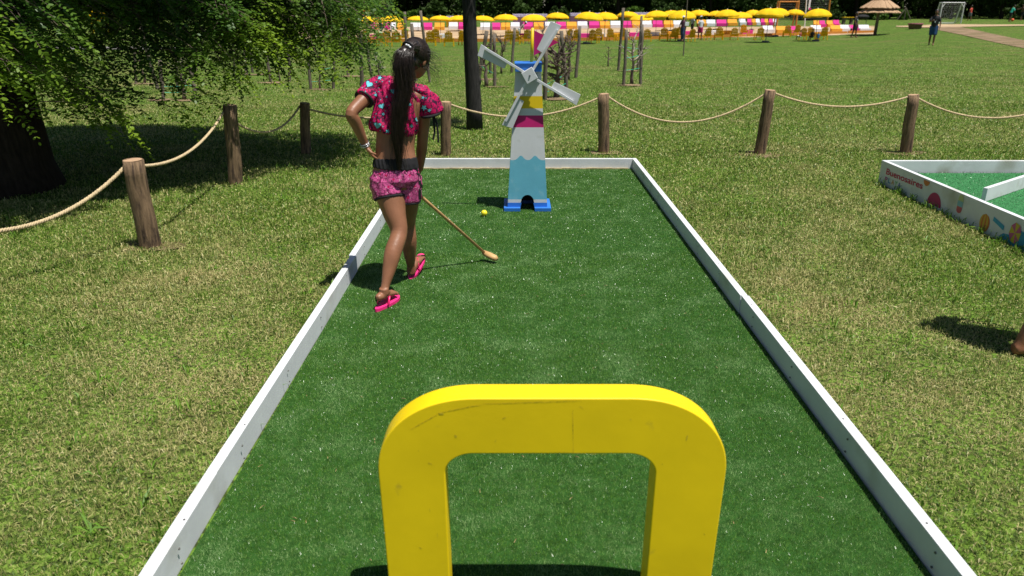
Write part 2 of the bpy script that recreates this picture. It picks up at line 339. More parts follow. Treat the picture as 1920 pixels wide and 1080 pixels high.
# turf fibres
def blades(name, px, py, pz, hgt, wid, lean, m, label, cat, tintpow=1.0, parent=None, bend=False):
    N = len(px); a = RNG.uniform(0, 2 * pi, N); la = RNG.uniform(0, 2 * pi, N)
    ln = np.abs(RNG.normal(0, lean, N)); ln = np.minimum(ln, 1.35)
    base = np.stack([px, py, pz], 1); wv = np.stack([np.cos(a), np.sin(a), np.zeros(N)], 1) * (wid * .5)[:, None]
    top = base + np.stack([np.cos(la) * np.sin(ln), np.sin(la) * np.sin(ln), np.cos(ln)], 1) * hgt[:, None]
    if bend:
        wv = np.stack([-np.sin(la), np.cos(la), RNG.normal(0, .35, N)], 1) * (wid * .5)[:, None]
        mid = base + (top - base) * .5 + np.array([0, 0, 1.0]) * (hgt * RNG.uniform(.1, .32, N))[:, None]; top = top + np.stack([RNG.normal(0, .2, N), RNG.normal(0, .2, N), -RNG.uniform(0, .15, N)], 1) * hgt[:, None]
        top[:, 2] = np.maximum(top[:, 2], base[:, 2] + .002); co = np.stack([base, mid + wv, top, mid - wv], 1).reshape(-1, 3)
    else: co = np.stack([base - wv, base + wv, top], 1).reshape(-1, 3)
    o = npmesh(name, co, 4 if bend else 3, m, RNG.uniform(0, 1, N) ** tintpow)
    if parent: o.parent = parent; o.location = -rootloc(parent)
    return tag(o, label, cat, kind='stuff') if not parent else tag(o, kind='stuff')
mt = blade_mat('turf_fibre', [(.050, .125, .008), (.108, .250, .020), (.21, .39, .055), (.38, .52, .26)], (.34, .52, .20), 4.5, .46, .70, rough=.3, spec=.75, trans=.0)  # palest tint paints the turf's glinting specks into the fibre colour
px, py = [], []
for y0, y1, dens in ((YN, 1.2, 2000), (1.2, 2.4, 95000), (2.4, 3.5, 80000), (3.5, 5, 48000), (5, YF, 24000)):
    n = int((y1 - y0) * (XR - XL) * dens); px.append(RNG.uniform(XL + .005, XR - .005, n)); py.append(RNG.uniform(y0, y1, n))
px, py = np.concatenate(px), np.concatenate(py); sc = np.clip(py / 3, .8, 2.2)
blades('turf_fibre', px, py, np.full(len(px), .006), .013 * RNG.uniform(.6, 1.2, len(px)), .0016 * sc, .75, mt, None, None, 2.0, lane)
# dry clippings lying on the turf
cl = MB()
for i in range(110):
    x = random.uniform(XL + .05, XR - .05); y = random.choice([random.uniform(1.7, 4), random.uniform(2, 7.7)]); a = random.random() * pi; L = random.uniform(.008, .024)
    d = Vector((cos(a), sin(a), 0)) * L; q = Vector((-sin(a), cos(a), 0)) * .0010; p = Vector((x, y, .020))
    cl.add([p - q, p + q, p + d * .5 + q + Vector((0, 0, .004)), p + d, p + d * .5 - q + Vector((0, 0, .004))], [(0, 1, 2, 3, 4)])
o = cl.build('dry_clipping', mat('straw', (.42, .32, .15), .8, .2, 20), recalc=False); tag(o, 'dry grass clippings scattered over the green turf of the lane', 'clippings', kind='stuff')
# ------------------------------------------------------------------ lawn grass
def in_course(x, y): return ((x > XL - .07) & (x < XR + .07) & (y > YN - .05) & (y < YF + .06)) | ((x > 3.62) & (x < 7.4) & (y > .5) & (y < 7.34))
ML = blade_mat('grass_blade', [(.055, .125, .012), (.105, .195, .018), (.165, .27, .028), (.27, .35, .06), (.55, .49, .23)], (.52, .45, .20), .8, .57, .84, amt=.25, near=True, trans=.3)
bx, by = [], []
for y0, y1, dens in ((1.6, 3.2, 23000), (3.2, 4.6, 16000), (4.6, 6.5, 11000), (6.5, 9.5, 5200), (9.5, 14, 2600), (14, 20, 1000), (20, 27, 420), (27, 34, 160), (34, 42, 50)):
    hw = .74 * y1 + .35; n = int((y1 - y0) * 2 * hw * dens); x = RNG.uniform(-hw, hw, n); y = RNG.uniform(y0, y1, n)
    k = (~in_course(x, y)) & (np.abs(x) < .72 * y / .97 * 1.0 + .5); bx.append(x[k]); by.append(y[k])
bx, by = np.concatenate(bx), np.concatenate(by); sc = np.clip(by / 3.5, .8, 7)
clump = np.sin(bx * 7.1 + 2 * np.sin(by * 5.3)) * np.sin(by * 6.3 + 2 * np.sin(bx * 4.1))
clump2 = np.sin(bx * 23 + 3 * np.sin(by * 17)) * np.sin(by * 21 + 3 * np.sin(bx * 15))
kp = RNG.uniform(0, 1, len(bx)) < .78 + .22 * clump2; bx, by, sc, clump = bx[kp], by[kp], sc[kp], clump[kp]
hh = (.027 + .008 * clump) * RNG.uniform(.5, 1.35, len(bx)) * np.clip(sc, .9, 1.25)
blades('grass', bx, by, gz(bx, by), hh, .0036 * np.clip(sc, .8, 3.2) * RNG.uniform(.6, 1.5, len(bx)), 1.05, ML, 'short mown lawn grass, green with dry straw patches, around the golf lanes', 'grass', bend=True)
# taller tufts along the boards and posts
tx, ty = [], []
for i in range(260):
    s = random.choice([0, 1, 2, 3]); y = random.uniform(1.8, 7.9)
    x = (XR + BT + .02 if s in (0, 1) else XL - BT - .02) if s < 3 else 3.62
    if s == 3: y = random.uniform(3.6, 7.2)
    n = random.randint(5, 16); tx += [x + abs(random.gauss(0, .02)) * (1 if s < 2 else -1) for _ in range(n)]; ty += [y + random.gauss(0, .03) for _ in range(n)]
for i in range(420):
    y = random.uniform(1.9, 9); x = random.uniform(-.75 * y, .75 * y)
    if in_course(np.float64(x), np.float64(y)): continue
    n = random.randint(5, 14); tx += [x + random.gauss(0, .02) for _ in range(n)]; ty += [y + random.gauss(0, .02) for _ in range(n)]
tx, ty = np.array(tx), np.array(ty); k = ~in_course(tx, ty) | (np.abs(tx - 3.62) < .04); tx, ty = tx[k], ty[k]
MT = blade_mat('tuft_blade', [(.09, .20, .015), (.13, .27, .022), (.20, .33, .04)], (.36, .36, .13), 1.3, .68, .95, trans=.3)
blades('grass_tuft', tx, ty, np.zeros(len(tx)), .075 * RNG.uniform(.4, 1.3, len(tx)), np.full(len(tx), .0075), .85, MT, 'taller bright grass tufts along the boards and in the lawn', 'grass', bend=True)
# ------------------------------------------------------------------ yellow arch in the foreground
YA, YB = 1.644, 1.722; oL, oR, iL, iR, oT, iT = -.352, .563, -.176, .377, .716, .552
out = [(oL + .008, 0)]; inn = [(iL + .002, 0)]
N = 22; rx, rz = .265, .225
for i in range(N + 1):
    t = pi / 2 * i / N; out.append((oL + rx - rx * cos(t) ** .92, oT - rz + rz * sin(t) ** .92))
for i in range(N + 1):
    t = pi / 2 * (1 - i / N); out.append((oR - rx + rx * cos(t) ** .92, oT - rz + rz * sin(t) ** .92))
out.append((oR - .008, 0))
for i in range(N + 1):
    t = pi / 2 * i / N; inn.append((iL + .075 - .075 * cos(t), iT - .062 + .062 * sin(t)))
for i in range(N + 1):
    t = pi / 2 * (1 - i / N); inn.append((iR - .075 + .075 * cos(t), iT - .062 + .062 * sin(t)))
inn.append((iR - .002, 0))
ar = MB(); n = len(out); vs = []
for ring, y in ((out, YA), (inn, YA), (out, YB), (inn, YB)): vs += [(x, y, z) for x, z in ring]
fs = []
for i in range(n - 1):
    fs += [(i, i + 1, n + i + 1, n + i), (2 * n + i, 3 * n + i, 3 * n + i + 1, 2 * n + i + 1), (i, 2 * n + i, 2 * n + i + 1, i + 1), (n + i, n + i + 1, 3 * n + i + 1, 3 * n + i)]
fs += [(0, n, 3 * n, 2 * n), (n - 1, 3 * n - 1, 4 * n - 1, 2 * n - 1)]; ar.add(vs, fs)
my = M['yellow']
arch = ar.build('croquet_arch', my, smooth=True, bevel=.004); arch.location.z = .008
sm = arch.modifiers.new('wn', 'WEIGHTED_NORMAL'); sm.keep_sharp = True
tag(arch, 'big yellow painted wooden arch standing on the turf nearest the camera', 'arch')
# joints, drips and scuffs of the paint
sc_ = MB()
def scuff(x0, y0, x1, y1, w_):
    a, b = P(x0, y0, YA - .0006), P(x1, y1, YA - .0006); a.y = b.y = YA - .0006; n = max(4, int((b - a).length / .004)); d = (b - a).normalized(); q = Vector((-d.z, 0, d.x)); L1, L2 = [], []
    for k in range(n + 1):
        c = a.lerp(b, k / n) + q * random.gauss(0, w_ * .35); f = w_ * random.uniform(.25, 1) * (sin(pi * (k + .5) / (n + 1)) ** .4); L1.append(c + q * f); L2.append(c - q * f)
    sc_.add(L1 + L2, [(k, k + 1, n + 2 + k, n + 1 + k) for k in range(n)])
for a in ((1074, 768, 1075, 852, .0009), (1087, 762, 1094, 766, .0016), (905, 757, 1092, 751.5, .0012), (820, 775, 905, 758, .0012), (770, 805, 820, 777, .0012), (822, 775, 832, 777, .003), (1287, 826, 1289, 816, .0022), (1181, 786, 1184, 786, .003), (928, 829, 930, 824, .0022), (787, 1026, 791, 1029, .002), (784, 845, 786, 846, .0012), (803, 868, 810, 870, .003), (853, 815, 856, 820, .004), (806, 953, 806, 960, .0009), (830, 1054, 831, 1057, .0009), (820, 1000, 821, 1010, .0007), (1241, 870, 1243, 871, .0014), (1320, 1000, 1322, 1003, .0014), (943, 786, 948, 782, .002), (1030, 846, 1140, 853, .0006)): scuff(*a)
MSC = mat('scuffed_paint', (.62, .45, .02), .6, .35, 60); merge_into(arch, sc_, MSC)
# ------------------------------------------------------------------ windmill
wx, wy = .132, 6.16
wm = thing('windmill', (wx, wy + .14, .008), 'tall striped wooden toy windmill with white sails on the golf lane', 'windmill')
zs = [.0, .030, .064, .090, .43, .66, .75, .81, .91, 1.145]     # colour changes up the tower
Z0, Z1 = .030, 1.145; wb, wt, db, dt = .340, .208, .27, .18
def face_pt(u, z, dpt):      # u -1..1 across, dpt 0 front .. 1 back
    t = (z - Z0) / (Z1 - Z0); W = wb + (wt - wb) * t; D = db + (dt - db) * t
    return (u * W / 2, -.03 - D / 2 + D * dpt - .11 + .14, z)
cm = [4, 0, 3, 0, 2, 0, 1, 0]; rows = [(.030, .068, 4), (.068, .096, 0), (.096, .43, 3), (.43, .70, 0), (.70, .797, 2), (.797, .853, 0), (.853, .951, 1), (.951, 1.145, 0)]
bm_ = MB(); K = 40
def wave(u, z): return z + (.038 * (math.exp(-((u + .40) / .2) ** 2) + math.exp(-((u - .42) / .2) ** 2)) if abs(z - .43) < 1e-6 else 0)
aw, ah = .055, .105
for z0, z1, mi in rows:
    for k in range(K):
        u0, u1 = -1 + 2 * k / K, -1 + 2 * (k + 1) / K
        # doorway: leave out the front inside the arch
        def lo(u):
            x = abs(u) * wb / 2
            if x >= aw: return z0
            top = Z0 + ah - .055 + sqrt(max(0, aw * aw - x * x)) 
            return max(z0, top)
        a, b = lo(u0), lo(u1)
        if min(a, z1) >= z1 and min(b, z1) >= z1: continue
        bm_.add([face_pt(u0, wave(u0, min(a, z1)), 0), face_pt(u1, wave(u1, min(b, z1)), 0), face_pt(u1, wave(u1, z1), 0), face_pt(u0, wave(u0, z1), 0)], [(0, 1, 2, 3)], mi)
    for sgn in (-1, 1): bm_.add([face_pt(sgn, wave(1, z0), 0), face_pt(sgn, wave(1, z0), 1), face_pt(sgn, wave(1, z1), 1), face_pt(sgn, wave(1, z1), 0)], [(0, 1, 2, 3)], mi if mi != 1 else 0)
    bm_.add([face_pt(-1, wave(1, z0), 1), face_pt(1, wave(1, z0), 1), face_pt(1, wave(1, z1), 1), face_pt(-1, wave(1, z1), 1)], [(0, 1, 2, 3)], mi)
bm_.add([face_pt(-1, Z1, 0), face_pt(1, Z1, 0), face_pt(1, Z1, 1), face_pt(-1, Z1, 1)], [(0, 1, 2, 3)], 0)
MWM = [M['whitep'], M['yelmill'], M['magenta'], M['skyblue'], M['blue']]
tower = bm_.build('tower', MWM, wm)
tn = MB()
for sgn in (-1, 1): tn.box((sgn * (aw + .006), -.005, .07), (.012, .22, .12))
tn.box((0, -.005, .142), (.13, .22, .012)); tn.box((0, .105, .06), (.13, .01, .12)); tn.build('tunnel', M['black'], wm)
ft = MB()
for sgn in (-1, 1): ft.box((sgn * .131, -.005, .0155), (.140, .34, .031))
ft.box((0, .13, .0155), (.118, .07, .030)); ft.build('base_board', M['blue'], wm, bevel=.002)
cp = MB(); cp.box((0, -.02, 1.145 + .030), (.214, .22, .060)); cp.box((0, -.02, 1.145 + .0625), (.222, .232, .010)); cp.build('cap', M['blue'], wm, bevel=.002)
YS = -.140            # plane of the sails in the windmill's own frame
hubz = 1.118; hx = .008
sails = link('sail_wheel', None, wm) if False else None
hb = MB(); Rh = Matrix.Rotation(radians(-30), 3, 'Y'); hb.box((hx, YS - .017, hubz), (.098, .036, .098), Rh); hub = hb.build('hub', M['whitep'], wm, bevel=.003)
bl_ = MB(); bl_.loft([(hx + .002, YS - .034, hubz), (hx + .002, YS - .042, hubz)], [.008, .006], 10); bl_.build('bolt', M['grey'], hub)
ax = MB(); ax.loft([(hx, YS, hubz), (hx, -.02, hubz)], [.014, .014], 10); ax.build('axle', M['grey'], wm)
for ang in (58, 149.7, 242, 330):
    a = radians(ang); d = Vector((cos(a), 0, sin(a))); q = Vector((-sin(a), 0, cos(a)))
    c = Vector((hx, YS, hubz)); sb = MB()
    def fp(u, v, w_): return c + d * u + q * v + Vector((0, w_, 0))
    sb.prism([(.20, .010), (.20, .058), (.435, .078), (.452, -.012), (.40, -.012), (.39, .003)], .010, lambda u, v, w_: fp(u, v, w_ - .004))
    sail = sb.build('sail', M['whitep'], wm, bevel=.0015)
    rb = MB(); rb.prism([(.050, -.010), (.050, .010), (.41, .010), (.41, -.010)], .018, lambda u, v, w_: fp(u, v, w_ - .0225)); rb.build('sail_rod', M['whitep'], sail, bevel=.002)
fp_ = MB(); fp_.loft([(.026, -.01, 1.20), (.034, -.01, 1.475)], [.0125, .0125], 10); fl = fp_.build('flag_pole', M['yelmill'], wm, smooth=True)
fg = MB(); fg.prism([(.047, 1.455), (.245, 1.365), (.045, 1.262)], .006, lambda u, v, w_: (u, -.013 + w_, v)); fg.build('flag', M['magenta'], fl)
# ------------------------------------------------------------------ ball
p = at(908, 408); bb = MB(); bb.ball(Vector((p.x, p.y, .008 + .027)), .026, nu=24, nv=16); o = bb.build('golf_ball', M['ball'], smooth=True)
tag(o, 'small yellow ball on the turf left of the windmill', 'ball')
# ------------------------------------------------------------------ neighbouring lane at the right
X2, Y2, H2, T2 = 3.65, 7.27, .225, .113
l2 = thing('golf_lane', (X2, Y2, 0), 'raised second golf lane at the right with printed white side board', 'golf lane')
b2 = MB(); b2.box((5.475, 4.12, T2 / 2 - .003), (3.56, 6.16, T2)); b2.build('turf_mat', mat('pale_turf_base', (.04, .17, .06), .9, .3, 40, .3, 120, .1), l2, world=True)
def l2board(x0, y0, x1, y1, z0=0, hh_=H2, t=.042):
    mb = MB(); board(mb, x0, y0, x1, y1, hh_, t, z0); return mb.build('side_board', M['white'], l2, world=True, bevel=.002)
side2 = l2board(X2 + .021, 1.0, X2 + .021, Y2); l2board(X2 + .043, Y2 - .021, 7.3, Y2 - .021); l2board(7.279, 1.0, 7.279, Y2 - .043)
l2board(X2 + .043, 1.021, 7.257, 1.021)
l2board(3.95, 6.06, 5.45, 7.2, T2, H2 - T2 + .004, .035).name = 'divider_board'
n2 = 90000; px = RNG.uniform(X2 + .05, 7.25, n2); py = RNG.uniform(1.1, Y2 - .05, n2)
mt2 = blade_mat('pale_turf_fibre', [(.05, .21, .07), (.09, .29, .11), (.16, .38, .17), (.4, .6, .4)], (.20, .40, .20), 2.2, .45, .75, rough=.35, spec=.8, trans=0)
blades('turf_fibre', px, py, np.full(n2, T2), .014 * RNG.uniform(.6, 1.2, n2), np.full(n2, .004), .55, mt2, None, None, 2.5, l2)
XF = X2 - .0025
def decal(name, polys, m, dx=0):
    mb = MB()
    for poly in polys: mb.add([(XF - dx, y, z) for y, z in poly], [tuple(range(len(poly)))])
    return mb.build(name, m, side2, world=True, recalc=False)
def px2(px_, py_): v = onX(px_, py_, XF); return v.y, v.z
def text(s, p0, p1, hgt, m, name='lettering', bold=.0):
    cu = bpy.data.curves.new(name, 'FONT'); cu.body = s; cu.size = 1; cu.offset = bold; t = bpy.data.objects.new('t', cu); C.objects.link(t)
    dg = bpy.context.evaluated_depsgraph_get(); dg.update(); me = bpy.data.meshes.new_from_object(t.evaluated_get(dg)); bpy.data.objects.remove(t)
    co = np.empty(len(me.vertices) * 3); me.vertices.foreach_get('co', co); co = co.reshape(-1, 3); lo_, hi_ = co.min(0), co.max(0)
    u = (co[:, 0] - lo_[0]) / (hi_[0] - lo_[0]); v = co[:, 1] / .72 * hgt
    (ya, za), (yb, zb) = p0, p1; off = np.array(rootloc(side2))
    out_ = np.stack([np.full(len(u), XF), ya + (yb - ya) * u, za + (zb - za) * u + v], 1) - off
    me.vertices.foreach_set('co', out_.ravel()); me.materials.clear(); me.materials.append(m); me.update(); return link(name, me, side2)
red = mat('red_print', (.50, .03, .09), .6, .05); 
text('Buenosaires', px2(1661, 326), px2(1729, 354.5), .058, red, bold=.018)
cols = [(.45, .06, .25), (.03, .25, .5), (.6, .3, .05), (.10, .45, .12), (.12, .15, .45)]
for i, ch in enumerate('PLAYA'):
    xa, xb = 1658.5 + i * 6.1, 1658.5 + i * 6.1 + 4.6
    a, b = px2(xa, 339.5 + i * 2.7), px2(xb, 341.5 + i * 2.7); text(ch if i < 3 else ch, a, b, .046, mat('print', cols[i], .6, .05), bold=.015)
def disc(cx, cy, rh, rv, a0=0, a1=2 * pi, n=28, clip=None):
    y, z = px2(cx, cy); pts = [(y - rh * cos(a0 + (a1 - a0) * k / n), z + rv * sin(a0 + (a1 - a0) * k / n)) for k in range(n + 1)]; return [(a, max(.012, b)) for a, b in pts]
decal('printed_motif', [disc(1750, 385, .11, .11, 0, pi)], mat('print', (.42, .03, .12), .6, .05))
decal('printed_motif', [disc(1738, 339, .05, .045, pi, 2 * pi)], mat('print', (.55, .18, .05), .6, .05))
y, z = px2(1800, 383); popg = mat('print', (.45, .50, .25), .6, .05); popb = mat('print', (.22, .42, .50), .6, .05); popr = mat('print', (.50, .10, .12), .6, .05)
r_ = .036
decal('printed_motif', [[(y - r_ * cos(t), z + .04 + .04 * sin(t)) for t in np.linspace(0, pi, 12)] + [(y + r_, z + .025), (y - r_, z + .025)]], popg)
decal('printed_motif', [[(y - r_, z + .025), (y + r_, z + .025), (y + r_, z - .02), (y - r_, z - .02)]], popb)
decal('printed_motif', [[(y - r_, z - .02), (y + r_, z - .02)] + [(y + r_ * cos(t), z - .045 - .028 * sin(t)) for t in np.linspace(0, pi, 12)]], popr)
yb_, zb_ = px2(1845.5, 418)
for k in range(6):
    c0, c1 = -1 + k / 3, -1 + (k + 1) / 3; L_ = [(yb_ - .062 * c0 * sqrt(max(0, 1 - v * v)), zb_ + .072 * v) for v in np.linspace(-1, 1, 12)] + [(yb_ - .062 * c1 * sqrt(max(0, 1 - v * v)), zb_ + .072 * v) for v in np.linspace(1, -1, 12)]
    decal('printed_motif', [[(a, max(.01, b)) for a, b in L_]], mat('print', (.55, .16, .04) if k % 2 else (.58, .38, .05), .6, .05))
y0_, _ = px2(1890, 420); decal('printed_motif', [[(y0_ + .1, .01), (y0_ + .03, .07), (y0_ - .08, .085), (y0_ - .14, .14), (y0_ - .6, .15), (2.0, .15), (2.0, .01)]], mat('print', (.03, .26, .42), .6, .05))
ya_, za_ = px2(1870, 414); decal('printed_motif', [[(ya_ + .05, za_ + .02), (ya_ - .09, za_ - .015), (ya_ - .09, za_ - .05), (ya_ + .05, za_ - .012)]], mat('print', (.05, .32, .5), .6, .05))
yu, zu = px2(1903.5, 437)
for k in range(8):
    a, b = 2 * pi * k / 8 + .2, 2 * pi * (k + 1) / 8 + .2
    decal('printed_motif', [[(yu, zu), (yu - .065 * cos(a), zu + .078 * sin(a)), (yu - .065 * cos(b), zu + .078 * sin(b))]], mat('print', (.55, .42, .04) if k % 2 else (.50, .10, .22), .6, .05), .002)
# ------------------------------------------------------------------ rope barrier: posts and ropes
POSTS = [((-330, 640), (-430, 330), 52, None), ((282, 465), (248, 300), 36, None), ((443, 345), (430, 197), 25, None), ((574, 290), (571, 193), 18, None), ((836, 292), (836, 191), 19, None), ((1132, 287), (1132, 176), 20, None), ((1425, 290), (1444, 169), 20, None), ((1697, 288), (1713, 178), 20, None), ((2010, 292), (2030, 176), 20, None)]
PL = ['far left post outside the frame', 'thick leaning sunlit brown post nearest the camera at the left', 'dark leaning post in the tree shade, second nearest the camera', 'slim post just left of the girl', 'post between the girl and the windmill', 'upright post just right of the windmill', 'leaning brown post in the middle of the right lawn', 'rightmost leaning brown post above the printed lane board', 'post beyond the right edge']
pinfo = []
for i, (b, t, wpx, _) in enumerate(POSTS):
    B = at(*b); T = P(t[0], t[1], B.y - .01); sc1 = FPX * ray(*b).y / B.y; r = wpx / sc1 / 2
    o = thing('fence_post', B, 'rope barrier ' + PL[i], 'post', 'posts of the rope barrier')
    mb = MB(); pts = [B + Vector((0, 0, -.05))] + [B.lerp(T, k / 6) + Vector((random.gauss(0, .003), random.gauss(0, .003), 0)) for k in range(7)]
    rr = [r * 1.08] + [r * (1.06 - .08 * k / 6 + random.gauss(0, .012)) for k in range(7)]
    mb.loft(pts, rr, 18); mb.build('shaft', M['post'], o, world=True, smooth=False)
    sh = o.children[0]; sh.data.polygons.foreach_set('use_smooth', [len(p_.vertices) == 4 for p_ in sh.data.polygons])
    e = MB(); e.loft([T + Vector((0, 0, 0.0005)), T + (T - B).normalized() * .003], [rr[-1] * .93, rr[-1] * .9], 18); e.build('end_grain', M['postend'], o, world=True)
    pinfo.append((B, T, r))
def rope(i, j, a, m_, b, ra=.0105):
    """a, b: end pixels; m_: a pixel the rope passes midway"""
    Ya, Yb = pinfo[i][0].y, pinfo[j][0].y; A = P(a[0], a[1], Ya); Bq = P(b[0], b[1], Yb)
    # find the parameter of the middle pixel along the span in plan
    best = min(((abs((P(m_[0], m_[1], Ya + (Yb - Ya) * t) - A.lerp(Bq, t)).x), t) for t in [k / 200 for k in range(10, 190)]))[1]
    Z = P(m_[0], m_[1], Ya + (Yb - Ya) * best).z; lin = A.z + (Bq.z - A.z) * best; sag = (lin - Z) / (4 * best * (1 - best)); L = (Bq - A).length
    n = int(L / .012) + 8; mb = MB(); cen = []
    for k in range(n + 1):
        t = k / n; p_ = A.lerp(Bq, t); p_.z -= 4 * sag * t * (1 - t); cen.append(p_)
    for s in range(3):
        pts = []
        for k in range(n + 1):
            tg = (cen[min(k + 1, n)] - cen[max(k - 1, 0)]).normalized(); u = tg.cross(Vector((0, 0, 1))).normalized(); v = u.cross(tg); an = 2 * pi * (s / 3 + k * .012 / .055)
            pts.append(cen[k] + u * (ra * .55 * cos(an)) + v * (ra * .55 * sin(an)))
        mb.loft(pts, ra * .62, 5, cap=True)
    for k in range(int(L * 26)):
        q = random.choice(cen); dv = Vector((random.gauss(0, 1), random.gauss(0, 1), random.gauss(0, 1))).normalized() * random.uniform(.012, .028)
        mb.add([q, q + Vector((0, .0008, .0008)), q + dv], [(0, 1, 2)])
    o = mb.build('rope', M['rope'], smooth=True, recalc=False); N_ = ['outside the frame', 'nearest', 'shaded', 'slim', 'post by the girl', 'windmill', 'middle right', 'rightmost', 'beyond']
    return o
for (i, j, a, m_, b, lab) in [(0, 1, (-400, 350), (60, 421), (234, 313), 'thick pale rope running down from the nearest post to the left edge'),
        (1, 2, (264, 311), (350, 287), (420, 208), 'pale rope rising through the tree shade from the nearest post'),
        (2, 3, (441, 229), (505, 247), (562, 199), 'short rope sagging between the dark shaded post and the slim post'),
        (3, 4, (580, 205), (700, 221), (828, 199), 'pale rope passing behind the girl'),
        (4, 5, (845, 196), (975, 219), (1124, 183), 'pale rope sagging behind the windmill'),
        (5, 6, (1141, 182), (1275, 229), (1436, 175), 'pale rope sagging deeply right of the windmill'),
        (6, 7, (1453, 175), (1590, 200), (1705, 181), 'shallow pale rope between the two leaning right posts'),
        (7, 8, (1721, 184), (1850, 221), (2020, 184), 'pale rope running to the right edge of the lawn')]:
    o = rope(i, j, a, m_, b, .0135 if i == 0 else .0115); tag(o, lab, 'rope', 'ropes of the barrier')
# ------------------------------------------------------------------ the big locust tree at the left
def nrm(a): return a / np.maximum(np.linalg.norm(a, axis=1, keepdims=True), 1e-6)
def leaflets(p, d, L, npair, size, wid, hexa=True, drop=.35):
    """compound leaves: p start, d direction, L length (arrays); returns polygon corner array"""
    N = len(p); up = np.array([0, 0, 1.0]); q = nrm(np.cross(d, up) + RNG.normal(0, .15, (N, 3))); res = []
    for i in range(npair + 1):
        t = (.18 + .82 * i / npair); c = p + d * (L * t)[:, None] + np.array([0, 0, -1.0]) * (L * .35 * t * t)[:, None]
        for s in ((-1, 1) if i < npair else (0,)):
            dd = nrm(q * s * 1.0 + d * (.45 if s else 1) + np.array([0, 0, -drop]) + RNG.normal(0, .22, (N, 3)))
            wv = nrm(np.cross(dd, up + RNG.normal(0, .45, (N, 3)))); l = (size * RNG.uniform(.75, 1.15, N))[:, None]; ww = l * wid
            if hexa: vs = [c, c + dd * l * .3 + wv * ww, c + dd * l * .75 + wv * ww * .85, c + dd * l, c + dd * l * .75 - wv * ww * .85, c + dd * l * .3 - wv * ww]
            else: vs = [c, c + dd * l * .5 + wv * ww, c + dd * l, c + dd * l * .5 - wv * ww]
            res.append(np.stack(vs, 1))
    return np.concatenate(res).reshape(-1, 3)
tree = thing('locust_tree', (-4.95, 7.0, 0), 'big dark locust tree at the left, with its feathery branches hanging over the lawn', 'tree')
tk = MB(); tk.loft([(-4.95, 7.0, -.1), (-4.93, 7.0, .25), (-4.9, 7.02, .9), (-4.8, 7.1, 1.8), (-4.75, 7.3, 2.6), (-4.6, 7.5, 3.6)], [.62, .50, .43, .40, .34, .2], 20)
tk.build('trunk', M['bark'], tree, world=True, smooth=True)
lb = MB(); tips = []
def limb(p0, p1, r0, bow=.5):
    p0, p1 = Vector(p0), Vector(p1); n = 9; pts = []
    for k in range(n + 1):
        t = k / n; q = p0.lerp(p1, t); q.z += bow * sin(pi * t) ; q += Vector((random.gauss(0, .03), random.gauss(0, .03), random.gauss(0, .03))) * (t > 0); pts.append(q)
    lb.loft(pts, [r0 * (1 - .85 * k / n) for k in range(n + 1)], 7); return pts
limbs = []
for e in [(-2.2, 7.6, 2.3), (-1.9, 8.6, 2.6), (-2.6, 9.6, 2.6), (-3.4, 5.8, 2.3), (-2.6, 6.6, 2.7), (-4.6, 10.3, 2.6), (-6.6, 8.8, 2.8), (-6.9, 6.6, 2.6), (-5.0, 5.2, 2.5), (-4.0, 8.6, 4.6), (-5.6, 7.6, 4.8), (-3.2, 7.2, 4.2)]:
    limbs.append(limb((-4.75 + random.uniform(-.1, .1), 7.2, random.uniform(1.9, 3.2)), e, .11, random.uniform(.3, .8)))
lb.build('limbs', M['bark'], tree, world=True, smooth=True)
# twigs that hang where the photograph shows sprays: (tip pixel, distance, length of the spray, lateral swing)
def spray(p, d, L, nl, acc):
    d = Vector(d).normalized(); pts = []
    for k in range(6):
        t = k / 5; pts.append(p + d * (L * t) + Vector((0, 0, -.30 * L * t * t)))
    tw.loft(pts, [.0045 * (1 - .7 * k / 5) for k in range(6)], 4)
    for k in range(nl):
        t = (k + .5) / nl; q = p + d * (L * t) + Vector((0, 0, -.30 * L * t * t)); side = Vector((-d.y, d.x, 0)) * (1 if k % 2 else -1)
        dd = (d * .75 + side * random.uniform(.5, 1.0) + Vector((0, 0, random.uniform(-.3, .25)))).normalized(); acc.append((q, dd))
    acc.append((pts[-1], (pts[-1] - pts[-2]).normalized()))
tw = MB(); near = []
# skirt of the crown: for each stretch of the picture, how far down the leaves hang (edge pixel line) and where they stand
EDGE = [(-60, 175), (0, 150), (60, 150), (110, 165), (160, 215), (200, 252), (245, 230), (262, 120), (300, 150), (340, 165), (380, 160), (415, 170), (440, 70), (490, 90), (520, 70), (570, 85), (610, 70), (650, 75), (685, 100)]
ex, ey = [e[0] for e in EDGE], [e[1] for e in EDGE]
def skirtY(px_): return float(np.interp(px_, [-60, 120, 260, 420, 690], [5.6, 6.3, 7.0, 7.4, 8.6]))
def hang(px_, py_, Yd, L, nl, dirx):
    T = P(px_, py_, Yd); d = Vector((dirx, random.gauss(0, .4), random.uniform(-.55, .05))).normalized(); spray(T - d * L + Vector((0, 0, .3 * L)), d, L, nl, near)
for i in range(215):
    x = random.uniform(-80, 640); e = float(np.interp(x, ex, ey)); f = random.random() ** .8; y = -40 + (e + 40) * f
    if 255 < x < 410 and y > 120 and random.random() < .45: continue
    if x > 430 and y > 60 and random.random() < .4: continue
    if 175 < x < 310 and 70 < y < 155 and random.random() < .85: continue
    hang(x, y, skirtY(x) + random.uniform(-.5, .7), random.uniform(.35, .75), random.randint(5, 8), random.uniform(.35, 1))
